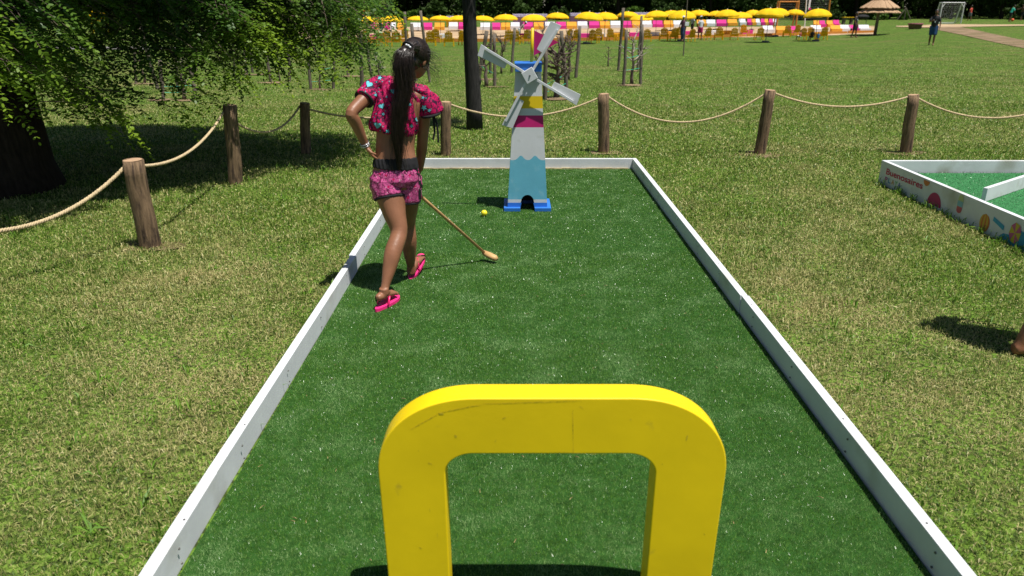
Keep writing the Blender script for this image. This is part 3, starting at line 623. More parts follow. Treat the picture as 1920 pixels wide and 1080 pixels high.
for x, y in [(250, 262), (235, 232), (215, 215), (255, 200), (200, 240), (165, 182), (285, 188), (230, 148), (245, 110), (140, 118), (170, 130), (45, 178), (25, 210), (110, 145), (330, 205), (352, 222), (372, 190), (405, 192), (416, 196), (452, 158), (436, 132), (396, 140), (508, 148), (480, 112), (545, 130), (560, 112), (622, 132), (660, 86), (676, 118), (655, 60), (640, 30), (560, 92), (590, 122)]:
    hang(x, y, skirtY(x) + random.uniform(-.2, .2), random.uniform(.45, .7), 7, random.uniform(.6, 1))
# denser dark mass between the trunk and the outer skirt
for i in range(330):
    x = random.uniform(-100, 470); y = random.uniform(-60, np.interp(x, [-100, 0, 130, 190, 250, 330, 470], [200, 130, 100, 50, 45, 100, 50]))
    T = P(x, y, random.uniform(7.2, 9.6)); d = Vector((random.uniform(-.6, 1), random.gauss(0, .6), random.uniform(-.5, 0))).normalized(); spray(T, d, .5, 6, near)
for i in range(240):
    x = random.uniform(400, 660); y = random.uniform(-70, np.interp(x, [400, 640], [45, 45])); T = P(x, y, random.uniform(8.0, 9.8)); d = Vector((random.uniform(.0, 1), random.gauss(0, .5), random.uniform(-.5, 0))).normalized(); spray(T, d, .5, 6, near)
p = np.array([a[0][:] for a in near]); d = nrm(np.array([a[1][:] for a in near])); L = RNG.uniform(.15, .24, len(p))
co = leaflets(p, d, L, 6, .043, .26, drop=.12)
o = npmesh('leaves', co - np.array(tree.location), 6, M['leaf'], None, tree); o.data.polygons.foreach_set('use_smooth', [False] * len(o.data.polygons))
tw.build('twigs', M['twig'], tree, world=True)
# upper crown (above the frame): throws the shade on the lawn
nb = 9500; u = RNG.normal(0, 1, (nb, 3)); u = nrm(u); rad = RNG.uniform(.25, 1, nb) ** (1 / 2.4)
pc = np.array([-4.6, 7.75, 3.9]) + u * rad[:, None] * np.array([2.45, 2.55, 2.2]); pc[:, 2] = np.maximum(pc[:, 2], 1.95 + RNG.uniform(0, .4, nb))
dk = nrm(np.stack([u[:, 0], u[:, 1], u[:, 2] * .2 - .3], 1) + RNG.normal(0, .5, (nb, 3)))
co = leaflets(pc, dk, np.full(nb, .34), 6, .085, .33, hexa=False)
npmesh('upper_crown', co - np.array(tree.location), 4, M['leaf'], None, tree)
# ------------------------------------------------------------------ slim tree trunk behind the fence, crown above the frame
p = at(890, 243); t2 = thing('slim_tree', p, 'slim dark straight tree trunk behind the rope, left of the windmill', 'tree')
mb = MB(); Ts = [(890, 243), (889, 205), (886, 150), (883, 100), (881, 50), (879, 0)]; pts = [P(x, y, p.y) for x, y in Ts]; pts[0].z = -.05
pts += [pts[-1] + Vector((-.03, 0, .7)), pts[-1] + Vector((.05, 0, 1.5)), pts[-1] + Vector((.1, 0, 2.3))]
mb.loft(pts, [.125, .113, .105, .10, .096, .092, .085, .06, .02], 14); mb.ball(P(896, 152, p.y) , (.05, .05, .08)); mb.build('trunk', mat('tar_bark', (.030, .028, .027), .9, .4, 10, .8, 40, .2, stretch=(4, 4, .7)), t2, world=True, smooth=True)
nb = 520; u = nrm(RNG.normal(0, 1, (nb, 3))); pc = np.array([p.x + .12, p.y + .0, 3.95]) + u * (RNG.uniform(0, 1, nb) ** .4)[:, None] * np.array([.62, .55, .75])
npmesh('crown', leaflets(pc, nrm(u + RNG.normal(0, .6, (nb, 3))), np.full(nb, .26), 6, .07, .3, hexa=False) - np.array(t2.location), 4, M['leaf'], None, t2)
# ------------------------------------------------------------------ stakes and staked saplings
ST = [((255, 158), (250, 70), 5), ((307, 189), (299, 112), 7), ((333, 167), (329, 90), 5), ((369, 187), (352, 108), 8), ((296, 168), (262, 50), 7), ((462, 140), (455, 34), 6), ((473, 137), (468, 76), 5), ((508, 155), (491, 58), 6), ((544, 153), (540, 92), 6), ((582, 168), (578, 86), 6), ((625, 167), (627, 68), 6), ((653, 143), (644, 72), 5), ((678, 164), (676, 64), 7), ((697, 147), (685, 66), 5), ((765, 150), (759, 22), 5), ((780, 152), (772, 44), 6), ((806, 155), (788, 20), 5),
      ((898, 145), (913, 58), 7), ((919, 139), (921, 44), 5), ((928, 163), (926, 64), 6), ((959, 136), (965, 52), 5), ((1022, 188), (1023, 92), 8), ((1063, 173), (1052, 58), 7), ((1080, 146), (1088, 49), 6), ((1159, 133), (1169, 15), 5), ((1169, 161), (1175, 56), 6), ((1196, 132), (1203, 30), 5), ((1201, 158), (1204, 46), 6)]
ST.sort(key=lambda s: s[0][0]); spos = []
for i, (b, t, wp) in enumerate(ST):
    B = at(*b); T = P(t[0], t[1], B.y + random.uniform(-.1, .1)); r = wp / (FPX * ray(*b).y / B.y) / 2; spos.append((B, T, b))
    mb = MB(); mb.loft([B - Vector((0, 0, .05))] + [B.lerp(T, k / 5) + Vector((random.gauss(0, r * .12), 0, 0)) for k in range(6)], [r * random.uniform(.9, 1.08) for k in range(7)], 8)
    off = B.copy(); mb.v = [tuple(Vector(v) - off) for v in mb.v]
    o = mb.build('wooden_stake', M['bark2'], smooth=True); o.location = off
    tag(o, 'grey wooden stake behind the rope barrier, %s from the left' % ORD[i], 'stake', 'stakes holding the young trees')
def sapling(b, top, r, n, spread, label, m='twig', branches=9, seed=0):
    rnd = random.Random(seed); B = at(*b); T = P(top[0], top[1], B.y); o = thing('young_tree', B, label, 'tree', 'bare young trees tied to stakes'); H = (T - B).length
    tk_ = MB(); tg_ = MB(); pts = [B - Vector((0, 0, .03))]
    for k in range(1, 8): pts.append(B.lerp(T, k / 7) + Vector((rnd.gauss(0, .018), rnd.gauss(0, .018), 0)) * H)
    tk_.loft(pts, [r * (1.2 - 1.0 * k / 7) for k in range(8)], 7)
    def br(p_, d_, L_, r_, lev):
        q = [p_]; dd = d_.copy()
        for k in range(5):
            dd = (dd + Vector((rnd.gauss(0, .22), rnd.gauss(0, .22), rnd.gauss(.04, .16)))).normalized(); q.append(q[-1] + dd * L_ / 5)
        tg_.loft(q, [r_ * (1 - .8 * k / 5) for k in range(6)], 4)
        if lev:
            for k in range(rnd.randint(2, 4)): j = rnd.randint(1, 4); br(q[j], (dd + Vector((rnd.gauss(0, .8), rnd.gauss(0, .8), rnd.gauss(.1, .5)))).normalized(), L_ * .55, r_ * .6, lev - 1)
    for i in range(branches):
        t = rnd.uniform(.3, 1); k = min(6, int(t * 7)); p_ = pts[k].lerp(pts[k + 1], .5); a = rnd.uniform(0, 2 * pi)
        br(p_, Vector((cos(a) * spread, sin(a) * spread, rnd.uniform(.2, 1))).normalized(), H * rnd.uniform(.25, .5), r * .45, n)
    tk_.build('trunk', M['twig'], o, world=True, smooth=True); tg_.build('twigs', M[m], o, world=True, smooth=True); return o
sapling((271, 157), (258, 78), .03, 1, .6, 'bare sapling under the big tree, beside the leftmost stakes', branches=5, seed=1)
sapling((344, 189), (339, 118), .035, 1, .8, 'bare sapling with pale forked trunk between the stakes under the hanging branches', 'twigpale', branches=6, seed=2)
sapling((525, 153), (519, 98), .018, 1, .5, 'thin bare sapling between two stakes left of centre', branches=4, seed=3)
sapling((600, 168), (597, 105), .022, 1, .5, 'thin bare sapling tied with two green strings between a pair of stakes', branches=4, seed=4)
sapling((712, 150), (708, 112), .035, 1, 1.1, 'leafless forked shrub with curved pale branches just left of the girl\'s head', 'twigpale', branches=7, seed=5)
sapling((912, 163), (908, 86), .045, 1, .7, 'crooked bare sapling between the slim tree trunk and the windmill', branches=9, seed=6)
sapling((940, 138), (941, 78), .03, 2, .7, 'bare twiggy sapling behind the left sail of the windmill', branches=16, seed=7)
sapling((1043, 184), (1047, 100), .055, 2, .75, 'dense twiggy bare sapling standing right of the windmill flag', branches=24, seed=8)
sapling((1066, 150), (1068, 80), .04, 2, .7, 'bushy bare sapling behind the dense one right of the windmill', branches=16, seed=9)
sapling((1185, 159), (1188, 70), .04, 1, .9, 'bare sapling with long pale crooked branches in the right group of stakes', 'twigpale', branches=9, seed=10)
sapling((1010, 150), (1013, 70), .035, 2, .8, 'bare branching sapling directly behind the windmill flag', branches=18, seed=11)
sapling((440, 150), (436, 84), .03, 2, .7, 'bare sapling left of the pair of thin stakes under the branches', branches=10, seed=12)
sapling((1140, 125), (1142, 88), .025, 1, .7, 'small bare sapling beyond the lone post right of the windmill', branches=7, seed=13)
rs_ = random.Random(9)
for b_ in [(271, 158), (301, 189), (345, 190), (468, 141), (510, 156), (600, 169), (660, 144), (905, 150), (930, 164), (1043, 187), (1180, 134), (1183, 161), (1132, 288), (1425, 291), (1697, 289), (282, 466)]:
    c0 = at(*b_); n = 18; rr = rs_.uniform(.14, .28) if b_[1] < 200 else rs_.uniform(.12, .2); ph = rs_.random() * 6; pts = [(c0.x + rr * 1.5 * cos(2 * pi * k / n) * (1 + .25 * sin(3 * 2 * pi * k / n + ph)), c0.y + rr * sin(2 * pi * k / n) * (1 + .3 * sin(2 * 2 * pi * k / n + ph))) for k in range(n)]
    mb = MB(); mb.add([(x, y, G(x, y) + (.022 if b_[1] < 200 else .012)) for x, y in pts], [tuple(range(n))]); tag(mb.build('bare_ground', M['dirt']), kind='structure')
def string(pa, pb, lab):
    A, Bq = Vector(pa), Vector(pb); mb = MB(); mb.loft([A, A.lerp(Bq, .5) - Vector((0, 0, .01)), Bq], .006, 5); tag(mb.build('tie_string', M['green']), lab, 'string', 'green strings tying saplings')
def bp(b): return [s for s in spos if s[2] == b][0]
for (a, b, fr, nm) in [((582, 168), (625, 167), .42, 'upper'), ((582, 168), (625, 167), .18, 'lower'), ((307, 189), (369, 187), .35, 'upper'), ((307, 189), (369, 187), .2, 'lower'), ((898, 145), (928, 163), .25, 'lower'), ((1022, 188), (1063, 173), .3, 'upper'), ((1022, 188), (1063, 173), .15, 'lower'), ((1169, 161), (1201, 158), .5, 'upper'), ((1169, 161), (1201, 158), .28, 'lower'), ((1159, 133), (1196, 132), .4, 'single')]:
    A, Bq = bp(a), bp(b); i1 = ORD[[s[0] for s in ST].index(a)]; string(A[0].lerp(A[1], fr), Bq[0].lerp(Bq[1], fr), '%s green string running right from the %s stake from the left' % (nm, i1))
B = at(1281, 105); T = P(1290, -14, B.y); so_ = thing('marker_stake', B, 'lone thin dark stake with small white placard in front of the parasols', 'stake'); mb = MB(); mb.loft([B, B.lerp(T, .5), T], [.028, .025, .02], 7); mb.build('stake', M['bark2'], so_, world=True)
c = P(1288, 45, B.y - .05); mb = MB(); mb.box(c, (.17, .02, .16)); mb.build('placard', M['bwh'], so_, world=True, bevel=.01)
# ------------------------------------------------------------------ parasols
def make_umb():
    r = thing('parasol', (0, 0, 0), 'x', 'parasol', 'yellow beach parasols in a long row'); R_, H = 1.0, 2.0
    cv = MB(); n = 32; rings = []
    for j, (f, z) in enumerate([(0.02, 1), (.3, .93), (.55, .78), (.78, .52), (.93, .22), (1.0, 0)]):
        ring = []
        for k in range(n):
            a = 2 * pi * k / n; ph = abs(((k * 8 / n) % 1) - .5) * 2; rr = R_ * f * (.955 + .045 * ph); zz = H - .42 + .42 * z - .02 * (1 - ph) * f
            ring.append((rr * cos(a), rr * sin(a), zz))
        rings.append(ring)
    rings.append([(x * .995, y * .995, z - .09 + .02 * sin(k * pi / 2)) for k, (x, y, z) in enumerate(rings[-1])])
    vs = [v for q in rings for v in q]; fs = [(i * n + k, i * n + (k + 1) % n, (i + 1) * n + (k + 1) % n, (i + 1) * n + k) for i in range(len(rings) - 1) for k in range(n)]
    cv.add(vs, fs); cv.build('canopy', M['umb'], r, recalc=False)
    ri = MB()
    for k in range(8):
        a = 2 * pi * (k + .5) / 8 + pi / 8 * 0; ri.loft([(.05 * cos(a), .05 * sin(a), H - .05), (.6 * cos(a), .6 * sin(a), H - .16), (.95 * cos(a), .95 * sin(a), H - .42)], .008, 4)
    ri.build('rib', M['metalw'], r)
    po = MB(); po.loft([(0, 0, .02), (0, 0, H)], .02, 8); po.build('pole', M['grey'], r, smooth=True)
    fi = MB(); fi.loft([(0, 0, H), (0, 0, H + .07)], [.035, .025], 8); fi.build('finial', M['bwh'], r)
    ba = MB(); ba.loft([(0, 0, 0), (0, 0, .08), (0, 0, .10)], [.26, .26, .15], 16); ba.build('base', M['grey'], r); return r
U = [(645, 31, 22), (666, 32, 22), (687, 29, 24), (733, 28, 25), (783, 29, 20), (825, 28, 22), (860, 28, 20), (905, 28, 22), (948, 25, 23), (1001, 25, 24), (1045, 22, 22), (1102, 20, 28), (1135, 21, 24), (1177, 20, 21), (1204, 26, 22), (1233, 18, 23), (1260, 18, 20), (1281, 17, 26), (1312, 17, 21), (1344, 19, 17), (1366, 16, 23), (1390, 21, 22), (1413, 17, 16), (1443, 13, 27), (1460, 13, 23), (1491, 16, 18), (1538, 14, 26)]
protoU = make_umb()
for i, (x, y, hw) in enumerate(U):
    Yd = 1477.0 / (hw / 1.0); Yd = min(max(Yd, 50), 76); T = P(x, y, Yd); B = Vector((T.x, T.y, G(T.x, T.y) + .02)); s = (T.z - B.z) / 2.07; R1 = hw * Yd / 1477
    o = protoU if i == 0 else copy_tree(protoU); o.location = B; o.rotation_euler = (random.uniform(-.06, .06), random.uniform(-.08, .08), random.random()); o.scale = (R1, R1, s)
    o['label'] = 'yellow beach parasol, %s from the left in the row by the sand' % ORD[i] if i else 'leftmost yellow beach parasol, half behind the tree branches'
# ------------------------------------------------------------------ yellow chairs
def make_chair():
    r = thing('beach_chair', (0, 0, 0), 'x', 'chair', 'yellow plastic beach chairs facing the sand')
    # faces +y ; back towards the camera
    bk = MB()
    def bp_(u, v, w_): return (u, -.18 - .28 * (v - .3) + w_ * 1.0, v)
    for k in range(5):
        u0 = -.26 + k * .106; top = .98 - .10 * abs((k - 2) / 2) ** 2
        bk.prism([(u0, .3), (u0 + .09, .3), (u0 + .09, top), (u0, top)], .02, bp_)
    for v in (.36, .56, .76): bk.prism([(-.26, v), (.254, v), (.254, v + .09), (-.26, v + .09)], .015, lambda u, vv, w_: bp_(u, vv, w_ + .0205))
    bk.build('backrest', M['chair'], r)
    st = MB()
    for k in range(5): st.box((0, -.12 + k * .125, .30 + .02 * k), (.52, .105, .02))
    st.build('seat', M['chair'], r)
    for s_ in (-1, 1):
        am = MB(); am.box((s_ * .32, .06, .52), (.09, .58, .025)); am.build('armrest', M['chair'], r)
        for y in (-.18, .36): lg = MB(); lg.loft([(s_ * .31, y * 1.1, 0), (s_ * .30, y, .51)], [(.03, .045), (.025, .03)], 6); lg.build('leg', M['chair'], r)
    return r
CH = [(690, 83), (716, 87), (727, 82), (744, 87), (757, 79), (808, 86), (819, 80), (842, 87), (870, 85), (955, 83), (966, 83), (987, 81), (1064, 80), (1078, 79), (1113, 81), (1123, 76), (1146, 77), (1164, 76), (1213, 78), (1244, 76), (1262, 77), (1275, 73), (1294, 78), (1324, 75), (1347, 75), (1376, 75), (1395, 68), (1423, 75), (1475, 69), (1492, 67), (1503, 75), (1521, 75), (1541, 75)]
pc_ = make_chair()
for i, (x, y) in enumerate(CH):
    B = at(x, y); o = pc_ if i == 0 else copy_tree(pc_); o.location = B; o.rotation_euler = (0, 0, random.gauss(0, .35)); s = random.uniform(.9, .98); o.scale = (s, s, s)
    o['label'] = 'yellow plastic beach chair, %s from the left in the row facing the sand' % ORD[i]
# ------------------------------------------------------------------ printed benches round the sand
def make_bench(m, label, loc, wd, hh, low=False, letter=True):
    r = thing('beach_bench', loc, label, 'bench', 'coloured cloth-covered benches around the sand')
    st = MB(); st.box((0, 0, .17), (wd, .5, .34)); st.build('seat', m, r, bevel=.02)
    if not low:
        bk = MB(); bk.prism([(-.26, .0), (-.45, hh), (-.32, hh + .02), (-.12, .0)], wd * .96, lambda u, v, w_: (w_ - wd * .48, -u, v + .3)); bk.build('backrest', m, r, bevel=.015)
    if letter:
        pr = MB()
        for k in range(9): pr.box((-wd * .36 + k * wd * .09, (.10 if not low else -.2515), (.3 + hh * .48) if not low else .18), (wd * .05, .004, .10 if not low else .1))
    return r
cc = {'w': ('bwh', 'white'), 'p': ('bpk', 'magenta'), 'o': ('bor', 'orange')}
BN = [(700, 54, 'p'), (712, 54, 'o'), (727, 54, 'p'), (737, 54, 'w'), (752, 55, 'o'), (779, 55, 'w'), (801, 55, 'p'), (824, 55, 'o'), (850, 54, 'w'), (868, 54, 'p'), (910, 55, 'w'), (930, 55, 'p'), (948, 55, 'o'), (966, 54, 'w'), (990, 54, 'p'), (1010, 54, 'o'), (1031, 53, 'w'), (1052, 53, 'p'), (1072, 53, 'o'), (1092, 52, 'w'), (1114, 52, 'p'), (1134, 52, 'o'), (1154, 51, 'w'), (1175, 51, 'p'), (1194, 51, 'o'), (1213, 50, 'w'), (1233, 50, 'p'), (1253, 50, 'o'), (1271, 50, 'w'), (1315, 48, 'o'), (1333, 48, 'w'), (1353, 48, 'p'), (1373, 47, 'o'), (1392, 46, 'w'), (1405, 46, 'p'), (1413, 46, 'o'), (1421, 46, 'w'), (1430, 46, 'p'), (1437, 46, 'o'), (1445, 46, 'p'), (1453, 46, 'w'), (1531, 50, 'o'), (1542, 50, 'p'), (1556, 50, 'o'), (1568, 49, 'p')]
for i, (x, y, c) in enumerate(BN):
    B = at(x, y + 1.5); gap = min([abs(x - q[0]) for q in BN if q[0] != x and abs(q[1] - y) < 3]); wd = min(20, gap * 1.0) * B.y / 1477 * .96
    make_bench(M[cc[c][0]], '%s slope-backed bench, %s from the left along the far sand edge' % (cc[c][1], ORD[i] if i < len(ORD) else 'last'), B, wd, .36)
BL = [(705, 72, 'p'), (745, 71, 'w'), (830, 71, 'w'), (872, 72, 'o'), (985, 70, 'p'), (1030, 70, 'w'), (1095, 70, 'p'), (1124, 69, 'w'), (1160, 69, 'o'), (1190, 68, 'p'), (1226, 67, 'w'), (1262, 66, 'o'), (1292, 65, 'p'), (1332, 64, 'w'), (1360, 64, 'o'), (1400, 63, 'p'), (1440, 61, 'w'), (1465, 62, 'o'), (1487, 62, 'p'), (1530, 60, 'w'), (1567, 60, 'o'), (1585, 59, 'w'), (1601, 59, 'p'), (1620, 59, 'w')]
for i, (x, y, c) in enumerate(BL):
    B = at(x, y + 1); make_bench(M[cc[c][0]], '%s low box bench, %s from the left along the near sand edge' % (cc[c][1], ORD[i]), B, 20 * B.y / 1477, .3, False if x > 1400 else True)
e = MB()
for a, b in zip([(640, 80), (800, 79), (960, 78), (1120, 76), (1280, 72), (1400, 69), (1500, 66), (1590, 63)], [(798, 79), (958, 78), (1118, 76), (1278, 72), (1398, 69), (1498, 66), (1588, 63), (1640, 61)]):
    A, Bq = at(*a), at(*b); dd = Bq - A; e.box((A + Bq) / 2 + Vector((0, 0, .09)), (dd.length, .08, .26), Matrix.Rotation(atan2(dd.y, dd.x), 3, 'Z'))
tag(e.build('sand_edging', M['orange']), 'low orange wooden edging board along the near side of the sand', 'edging')
# stage walls behind the parasols
def wall(x0, x1, ytop, ybase, m1, m2, label, nm='beach_hut'):
    A, Bq = at(x0, ybase), at(x1, ybase); Yd = A.y; Bq = P(x1, ybase, Yd); Tz = P(x0, ytop, Yd).z; H = Tz - A.z; W = Bq.x - A.x; r = thing(nm, Vector(((A.x + Bq.x) / 2, Yd, A.z)), label, 'hut', 'painted huts behind the parasols')
    mb = MB(); mb.box((0, 1, H * .36), (W, 2, H * .72)); mb.build('wall', m1, r)
    mb = MB(); n = 7
    for k in range(n): mb.box((0, .9 - .0, H * .735 + H * .26 * k / n + .02), (W * 1.02, 2.3 - k * .2, H * .02))
    mb.box((0, 1.2, H * .86), (W * .98, 1.4, H * .22)); mb.build('roof', m2, r)
wall(962, 1026, 26, 49, M['lilac'], M['lilac2'], 'lilac hut with slatted roof behind the parasols, left of the flag')
wall(1070, 1138, 24, 48, M['lilac'], M['lilac2'], 'wider lilac hut with slatted roof right of the windmill sails')
wall(1176, 1248, 23, 46, M['ywall'], M['lilac2'], 'yellow walled hut with grey roof behind the right parasols')
wall(837, 872, 30, 52, M['ywall'], M['lilac2'], 'small yellow hut left of the slim tree trunk')
# orange frames with nets
def netmesh(mb, A, Bq, Cc, D, nu, nv, t):
    for i in range(nu + 1): mb.loft([A.lerp(Bq, i / nu), D.lerp(Cc, i / nu)], t, 3, cap=False)
    for j in range(nv + 1): mb.loft([A.lerp(D, j / nv), Bq.lerp(Cc, j / nv)], t, 3, cap=False)
def goal(x0, x1, yt, yb, mt_, mn, label, dep, r=.05, name='football_goal', grp=None, braces=False):
    A = at(x0, yb); B2 = P(x1, yb, A.y); B2.z = G(B2.x, B2.y); H = P(x0, yt, A.y).z - A.z; g_ = thing(name, A, label, 'goal', grp); Z = Vector((0, 0, H)); D_ = Vector((.25, dep, 0))
    fr = MB()
    for a, b in ((A, A + Z), (B2, B2 + Z), (A + Z, B2 + Z), (A + Z, A + Z + D_ * .45), (B2 + Z, B2 + Z + D_ * .45), (A + Z + D_ * .45, A + D_), (B2 + Z + D_ * .45, B2 + D_), (A + D_, B2 + D_)): fr.loft([a, b], r, 6)
    fr.build('goal_frame', mt_, g_, world=True)
    if braces:
        br = MB(); 
        for s_, q in ((1, A), (-1, B2)): br.loft([q + Vector((s_ * .0, 0, H * .32)), q + Vector((s_ * -.3 if False else s_ * .0, dep * .5, .05))], r * .8, 5); br.loft([q + Vector((s_ * .35, 0, H)), q + Vector((0, 0, H * .75))], r * .8, 5)
        br.build('brace', mt_, g_, world=True)
    n = MB(); netmesh(n, A + Z + D_ * .45, B2 + Z + D_ * .45, B2 + D_, A + D_, 16, 10, .007); netmesh(n, A, A + D_, A + Z + D_ * .45, A + Z, 5, 10, .007); netmesh(n, B2, B2 + D_, B2 + Z + D_ * .45, B2 + Z, 5, 10, .007)
    n.build('net', mn, g_, world=True)
goal(1760, 1801, 5, 44, M['metalw'], M['net'], 'white football goal with net on the far right field', 1.6, .06, braces=True)
goal(682, 705, 20, 60, M['orange'], M['net'], 'small orange framed beach goal at the left end of the parasols', 1.2, .06)
goal(1456, 1492, 3, 52, M['orange'], M['netdk'], 'orange framed beach goal at the right end of the parasols', 1.8, .07)
def fencepanel(x0, x1, yb, label):
    A = at(x0, yb); B2 = P(x1, yb, A.y); g_ = thing('net_screen', A, label, 'net screen', 'tall nets on orange posts'); H = 4.2
    for q in (A, B2):
        mb = MB(); mb.loft([q, q + Vector((0, 0, H))], .09, 6); mb.build('post', M['orange'], g_, world=True)
    n = MB(); netmesh(n, A, B2, B2 + Vector((0, 0, H)), A + Vector((0, 0, H)), 20, 20, .006); n.build('net', M['netdk'], g_, world=True)
fencepanel(624, 661, 46, 'tall dark net between two orange posts at the left end of the parasols')
fencepanel(1492, 1550, 46, 'tall dark net between two orange posts at the right end of the parasols')
B = at(1508, 56); bn = thing('banner_pole', B, 'white pole with narrow white banner right of the orange goal', 'banner'); T = P(1513, -8, B.y); mb = MB(); mb.loft([B, T], .055, 8); mb.build('pole', M['bwh'], bn, world=True)
a, b = P(1515, 18, B.y), P(1522, -10, B.y); mb = MB(); mb.box((a + b) / 2, (abs(b.x - a.x), .03, abs(b.z - a.z))); pn = mb.build('banner', M['bwh'], bn, world=True); mb = MB()
c_ = P(1518.5, 16.4, B.y - .02); mb.box(c_, (.22, .012, .14)); mb.build('banner_foot', M['bpk'], pn, world=True)
# thatched parasol
B = at(1640, 66); th = thing('thatched_parasol', B, 'round thatched straw parasol on a leaning log pole at the right', 'parasol'); T = P(1652, 1, B.y); pxm = B.y / 1477
mb = MB(); mb.loft([B, T], [.13, .11], 10); mb.build('pole', M['bark2'], th, world=True, smooth=True)
mb = MB(); rnd = random.Random(5)
def thatch(mb, cz, R0, R1, z0, z1, n, m):
    for k in range(n):
        a = 2 * pi * k / n + rnd.uniform(-.02, .02); f = 1 + rnd.uniform(-.03, .05); wv = 2 * pi / n * .7; p0 = [cz + Vector((R0 * cos(a + s_), R0 * sin(a + s_), z0)) for s_ in (-wv, wv)]; p1 = [cz + Vector((R1 * f * cos(a + s_), R1 * f * sin(a + s_), z1 + rnd.uniform(-.05, .03))) for s_ in (wv, -wv)]
        mb.add(p0 + p1 + [v + Vector((0, 0, -.05)) for v in p0 + p1], [(0, 1, 2, 3), (4, 7, 6, 5), (2, 6, 7, 3), (0, 3, 7, 4), (1, 5, 6, 2)])
Rr = 36 * pxm; zr = P(1652, 23, B.y).z; zr2 = P(1652, 14, B.y).z; ctr = Vector((T.x + .02, B.y, 0))
thatch(mb, ctr, Rr * .55, Rr, zr + .42, zr, 56, 0); thatch(mb, ctr, .05, Rr * .92, zr2 + .95, zr2, 56, 0); thatch(mb, ctr, .02, Rr * .4, zr2 + 1.25, zr2 + .62, 40, 0); mb.build('canopy', M['thatch'], th, world=True, recalc=False)
# trough, yellow table, barbecue, tripod
B = at(1715, 54.5); tr_ = thing('round_tub', B, 'low brown tub with pink rim on the lawn between thatched parasol and goal', 'tub'); mb = MB(); mb.loft([(0, 0, 0), (0, 0, .42)], [(.5, .4), (.62, .5)], 18, side=(1, 0, 0)); mb.build('bowl', mat('tub', (.10, .07, .03), .8, .2), tr_); mb = MB(); mb.loft([(0, 0, .42), (0, 0, .50)], [(.66, .54), (.66, .54)], 18, side=(1, 0, 0)); mb.build('rim', mat('tubrim', (.38, .12, .16), .7, .1), tr_)
B = at(1588, 45); tr_ = thing('table', B, 'yellow topped small table beyond the benches, left of the thatched parasol', 'table'); mb = MB(); mb.box((0, 0, .72), (1.2, .7, .06)); mb.build('table_top', M['umb'], tr_)
for s_ in (-1, 1): mb = MB(); mb.box((s_ * .42, 0, .345), (.22, .5, .69)); mb.build('leg', M['bark2'], tr_)
B = at(1615, 47); tr_ = thing('barbecue', B, 'black lidded barbecue behind the walking person in black', 'barbecue'); mb = MB(); mb.ball((0, 0, .85), (.75, .4, .26)); mb.build('lid', M['black'], tr_)
for s_ in (-1, 1): mb = MB(); mb.loft([(s_ * .5, 0, 0), (s_ * .45, 0, .8)], .03, 6); mb.build('leg', M['grey'], tr_)
B = at(1695, 37); tr_ = thing('staked_sapling_frame', B, 'pale wooden tripod stake frame at the wood edge', 'stake frame'); mb = MB()
for x_ in (-.9, 0, .9): mb.loft([(x_, 0, 0), (0, 0, 1.5)], .05, 6)
mb.build('poles', M['bark2'], tr_)
B = at(190, 62); tr_ = thing('climbing_frame', B, 'distant yellow climbing frame glimpsed through the tree branches', 'climbing frame')
for x_ in (-.7, .7): mb = MB(); mb.box((x_, 0, .9), (.1, .1, 1.8)); mb.build('post', M['umb'], tr_)
for z_ in (1.0, 1.35, 1.7): mb = MB(); mb.box((0, -.06, z_), (1.5, .06, .13), Matrix.Rotation(.15, 3, 'Y')); mb.build('rail', M['umb'], tr_)
# ------------------------------------------------------------------ the wood behind
def crown_mesh(name, seed, sx, sz, n, m):
    r = np.random.default_rng(seed); K = 26; cc_ = nrm(r.normal(0, 1, (K, 3))) * (r.uniform(.35, 1, K))[:, None]; cr = r.uniform(.22, .42, K); idx = r.integers(0, K, n)
    p = cc_[idx] + nrm(r.normal(0, 1, (n, 3))) * (cr[idx] * r.uniform(.6, 1.0, n))[:, None]; p = p * np.array([sx, sx, sz]) + np.array([0, 0, sz * .98])
    nn = nrm(r.normal(0, 1, (n, 3)) + np.array([0, 0, .8])); a = nrm(np.cross(nn, r.normal(0, 1, (n, 3)))); b = np.cross(nn, a); s = r.uniform(.10, .26, n)[:, None]
    co = np.stack([p - a * s, p + b * s * .55, p + a * s, p - b * s * .55], 1).reshape(-1, 3); N = n
    me = bpy.data.meshes.new(name); me.vertices.add(len(co)); me.vertices.foreach_set('co', co.astype(np.float32).ravel()); me.loops.add(len(co)); me.loops.foreach_set('vertex_index', np.arange(len(co), dtype=np.int32)); me.polygons.add(N); me.polygons.foreach_set('loop_start', np.arange(0, len(co), 4, dtype=np.int32)); me.polygons.foreach_set('loop_total', np.full(N, 4, dtype=np.int32)); me.materials.append(m); me.update(); return me
CM = [crown_mesh('crown', 10 + k, 3.6 + .3 * k, 4.6, 9000, M['leafdark']) for k in range(3)]; SM = [crown_mesh('shrub_crown', 30 + k, 1.6, 1.0, 2600, M['leafmid' if k == 1 else 'leafdark']) for k in range(3)]
tmb = MB(); tmb.loft([(0, 0, -.2), (.05, 0, 1.5), (0, .1, 4), (.1, 0, 6)], [.28, .2, .16, .08], 9); tme = tmb.build('trunk_tmp', M['bark']).data; bpy.data.objects.remove(bpy.data.objects['trunk_tmp'])
LM = [(-2000, 'beyond the big locust tree'), (560, 'behind the left orange goal'), (720, 'behind the parasols left of the slim trunk'), (900, 'behind the parasols around the windmill'), (1100, 'behind the parasols and lilac hut'), (1280, 'behind the parasols right of centre'), (1440, 'behind the orange goal at the right'), (1560, 'behind the thatched parasol'), (1730, 'behind the white football goal'), (1820, 'behind the ball players at the far right')]
cnt = {}
